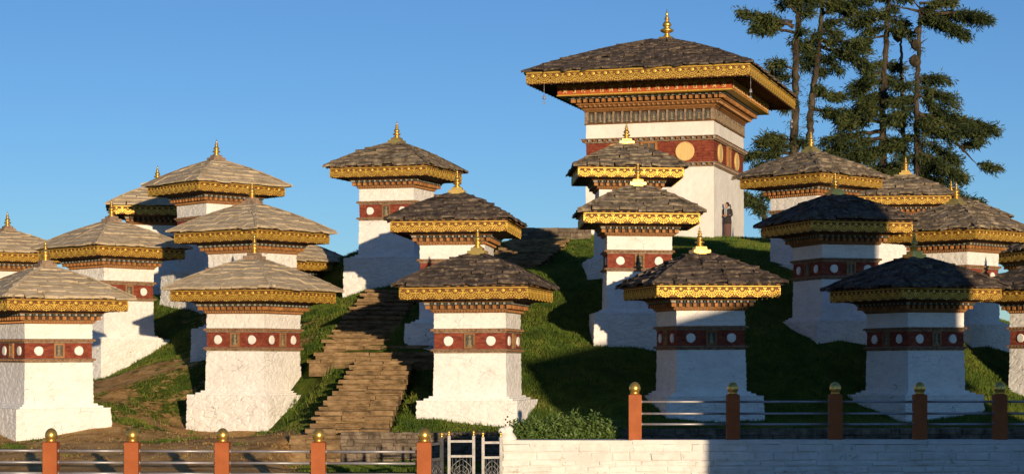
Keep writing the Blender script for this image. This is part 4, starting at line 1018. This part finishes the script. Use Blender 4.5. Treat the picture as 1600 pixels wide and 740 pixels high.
# ------------------------------------------------------------------ person by the tower
def person():
    p0 = W(1136.5, 373, 91.0); p0.z = 0
    z = gz(p0.x, p0.y); T = thing('person', 'woman in dark cardigan, pale scarf and long plaid skirt standing by the tower wall', 'person', (p0.x, p0.y, z), R(-32))
    k = 1.0
    cloth = mat('dark_cardigan', [(.02, .017, .02), (.04, .032, .035)], .9, bump=.3); skin = mat('skin', [(.42, .22, .13), (.50, .28, .17)], .6, bump=0); hair = mat('dark_hair', [(.008, .006, .005), (.018, .012, .01)], .5, bump=.3)
    scarf = mat('pale_scarf', [(.22, .27, .30), (.40, .42, .42)], .85, bump=.3); shoe = hair
    skirt = mat('plaid_skirt', [(.06, .03, .03), (.16, .085, .075)], .9, bump=.2, scale=14, stretch=(1, 1, 3))
    def lath(prof, seg=14, c=(0, 0, 0), ry=.72):
        mb = MB(); mb.lathe(prof, seg, (0, 0, 0)); mb.v = [(x+c[0], y*ry+c[1], z_+c[2]) for x, y, z_ in mb.v]; return mb
    # body: skinned skeleton
    vs = [(0, 0, .90), (0, 0, 1.10), (-.01, 0, 1.28), (-.015, -.005, 1.38), (-.02, -.01, 1.42), (-.03, -.01, 1.48),
          (.165, 0, 1.31), (.20, .01, 1.08), (.06, -.15, 1.04), (-.02, -.19, 1.05), (-.175, 0, 1.31), (-.22, -.02, 1.08), (-.12, -.17, 1.03), (-.05, -.19, 1.06),
          (.08, 0, .86), (.09, 0, .48), (.10, .01, .09), (.06, -.10, .03), (-.08, 0, .86), (-.09, 0, .48), (-.08, .01, .09), (-.13, -.10, .03)]
    es = [(0, 1), (1, 2), (2, 3), (3, 4), (4, 5), (2, 6), (6, 7), (7, 8), (8, 9), (2, 10), (10, 11), (11, 12), (12, 13), (0, 14), (14, 15), (15, 16), (16, 17), (0, 18), (18, 19), (19, 20), (20, 21)]
    rr = [.13, .10, .10, .05, .045, .05, .035, .035, .03, .026, .035, .035, .03, .026, .10, .07, .045, .035, .10, .07, .045, .035]
    me = bpy.data.meshes.new('body'); me.from_pydata([tuple(c*k for c in v) for v in vs], es, []); me.materials.append(skin)
    o = bpy.data.objects.new('body', me); link(o, T); md_ = o.modifiers.new('skin', 'SKIN'); me.skin_vertices.new() if hasattr(me.skin_vertices, 'new') else None
    try:
        for i, r in enumerate(rr): me.skin_vertices[0].data[i].radius = (r*k, r*k*.8)
        me.skin_vertices[0].data[0].use_root = True
    except Exception: pass
    sb = o.modifiers.new('sub', 'SUBSURF'); sb.levels = 1; sb.render_levels = 2
    # cardigan, with sleeves
    mb = lath([(.205, .68), (.20, .80), (.185, .92), (.155, 1.05), (.165, 1.18), (.17, 1.27), (.135, 1.335), (.075, 1.385), (.05, 1.40)]);
    for sgn in (1, -1):
        x0 = .165 if sgn > 0 else -.175; pts = [(x0*.72, 0, 1.335), (x0*1.0, 0, 1.30), (x0*1.16, .01, 1.19), (x0*1.24, .015, 1.07), (x0*1.12, -.05, 1.02), (x0*.75, -.12, 1.025), (.07*sgn, -.165, 1.04)]
        mb.tube(pts, [.055, .072, .066, .060, .058, .050, .042], 12)
    mb.v = [tuple(c*k for c in v) for v in mb.v]; mb.build('cardigan', cloth, T)
    mb = lath([(.165, .07), (.18, .09), (.185, .30), (.19, .55), (.195, .75), (.16, .93)], 18); mb.v = [(x+.012*math.sin(9*math.atan2(y, x))*(1-z_), y+.012*math.cos(7*math.atan2(y, x))*(1-z_), z_) for x, y, z_ in mb.v]; mb.v = [tuple(c*k for c in v) for v in mb.v]; mb.build('skirt', skirt, T)
    mb = MB(); mb.box((-.055, -.140, 1.17), (.045, .03, .38)); mb.box((.02, -.142, 1.20), (.035, .03, .30)); mb.tube([(.075, -.03, 1.385), (-.01, -.10, 1.33), (-.095, -.03, 1.385), (-.015, .06, 1.40), (.075, -.03, 1.385)], .028, 8)
    mb.v = [tuple(c*k for c in v) for v in mb.v]; mb.build('scarf', scarf, T)
    # head turned to the left (towards -x)
    mb = MB(); hd = [(.012, -.125), (.05, -.105), (.075, -.05), (.088, .01), (.085, .06), (.055, .105), (.01, .118)]
    mb.lathe(hd, 14); mb.v = [((x*1.12 if x < 0 else x)*1.0, y*.88, z_) for x, y, z_ in mb.v]
    mb.add([(-.095, -.014, -.01), (-.095, .014, -.01), (-.122, 0, -.025), (-.092, 0, .03)], [(0, 1, 2), (0, 2, 3), (1, 3, 2)])
    mb.box((-.088, 0, -.065), (.02, .045, .012)); mb.box((.0, -.078, -.01), (.035, .014, .055))
    for y_ in (-.03, .03): mb.lathe([(.002, -.008), (.009, 0), (.002, .008)], 6, (-.088, y_, .015), 1)
    mb.v = [((x-.03)*k, (y-.01)*k, (z_+1.525)*k) for x, y, z_ in mb.v]; mb.build('head', [skin, hair], T, rz=R(40))
    mb = MB(); mb.lathe([(.03, -.09), (.085, -.05), (.10, .02), (.092, .08), (.06, .122), (.01, .135)], 14); mb.v = [(x*.92+.022, y*.92, z_+.004) for x, y, z_ in mb.v]
    mb.tube([(.10, 0, .02), (.15, 0, .01), (.165, 0, -.08), (.155, 0, -.20)], [.03, .038, .03, .01], 8)
    mb.v = [((x-.03)*k, (y-.01)*k, (z_+1.525)*k) for x, y, z_ in mb.v]; mb.build('hair', hair, T, rz=R(40))
    # hands with fingers, clasped before the chest
    for sgn in (1, -1):
        mb = MB(); bx_ = .03*sgn-.02; mb.tube([(bx_+.03*sgn, -.17, 1.045), (bx_, -.195, 1.06)], [.026, .034], 8)
        for q in range(4): z_ = 1.04+.014*q; mb.tube([(bx_, -.205, z_), (bx_-.03*sgn, -.225, z_+.004), (bx_-.055*sgn, -.215, z_+.002)], [.009, .0085, .006], 5)
        mb.tube([(bx_+.01*sgn, -.19, 1.085), (bx_-.01*sgn, -.205, 1.11), (bx_-.025*sgn, -.21, 1.115)], [.011, .010, .007], 5)
        mb.v = [tuple(c*k for c in v) for v in mb.v]; mb.build('hand', skin, T)
person()

# ------------------------------------------------------------------ unseen mass added outside the frame to shade the lower right
def uv(u, s): a = R(SUN_AZ); return (u*math.cos(a)-s*math.sin(a), u*math.sin(a)+s*math.cos(a))
def shade_caster():
    c = uv(22, 17); T = thing('shade_block', 'unseen white block with a square tower, added at right to shade the lower right', 'shade_block', (c[0], c[1], -.42), R(SUN_AZ))
    mb = MB(); mb.box((0.4, 0, .2), (12.8, 4.5, 5.6)); mb.build('wall', M['plaster'], T)
    # solid wedge on the main block, sloped for the slanting shade edge
    mb = MB(); vs = []
    for y in (-2.5, 2.5):
        vs += [(-6.0, y, 2.9), (1.4, y, 2.9), (1.4, y, 5.40), (-6.0, y, 3.6)]
    mb.add(vs, [(0, 1, 2, 3), (7, 6, 5, 4), (0, 4, 5, 1), (2, 6, 7, 3), (1, 5, 6, 2), (0, 3, 7, 4)]); mb.box((6.0, 0, 3.60), (2.4, 4.8, 1.2)); mb.build('roof', M['slate_dark'], T)
    mb = MB(); mb.box((3.45, 0, 3.5), (4.3, 4.3, 11.0)); mb.build('shade_tower', M['plaster'], T)
    mb = MB(); mb.v = []; vs = [(1.1, -2.4, 9.0), (5.8, -2.4, 9.0), (5.8, 2.4, 9.0), (1.1, 2.4, 9.0), (4.4, 0, 9.5)]; mb.add(vs, [(0, 1, 4), (1, 2, 4), (2, 3, 4), (3, 0, 4), (3, 2, 1, 0)]); mb.build('shade_tower_top', M['slate_dark'], T)
    for x in (-4.6, -2.2, .2):
        mb = MB(); mb.box((x, 2.27, 1.0), (1.0, .08, 1.4)); mb.build('window', M['ochre'], T)  # invented window panels on the added unseen mass
shade_caster()
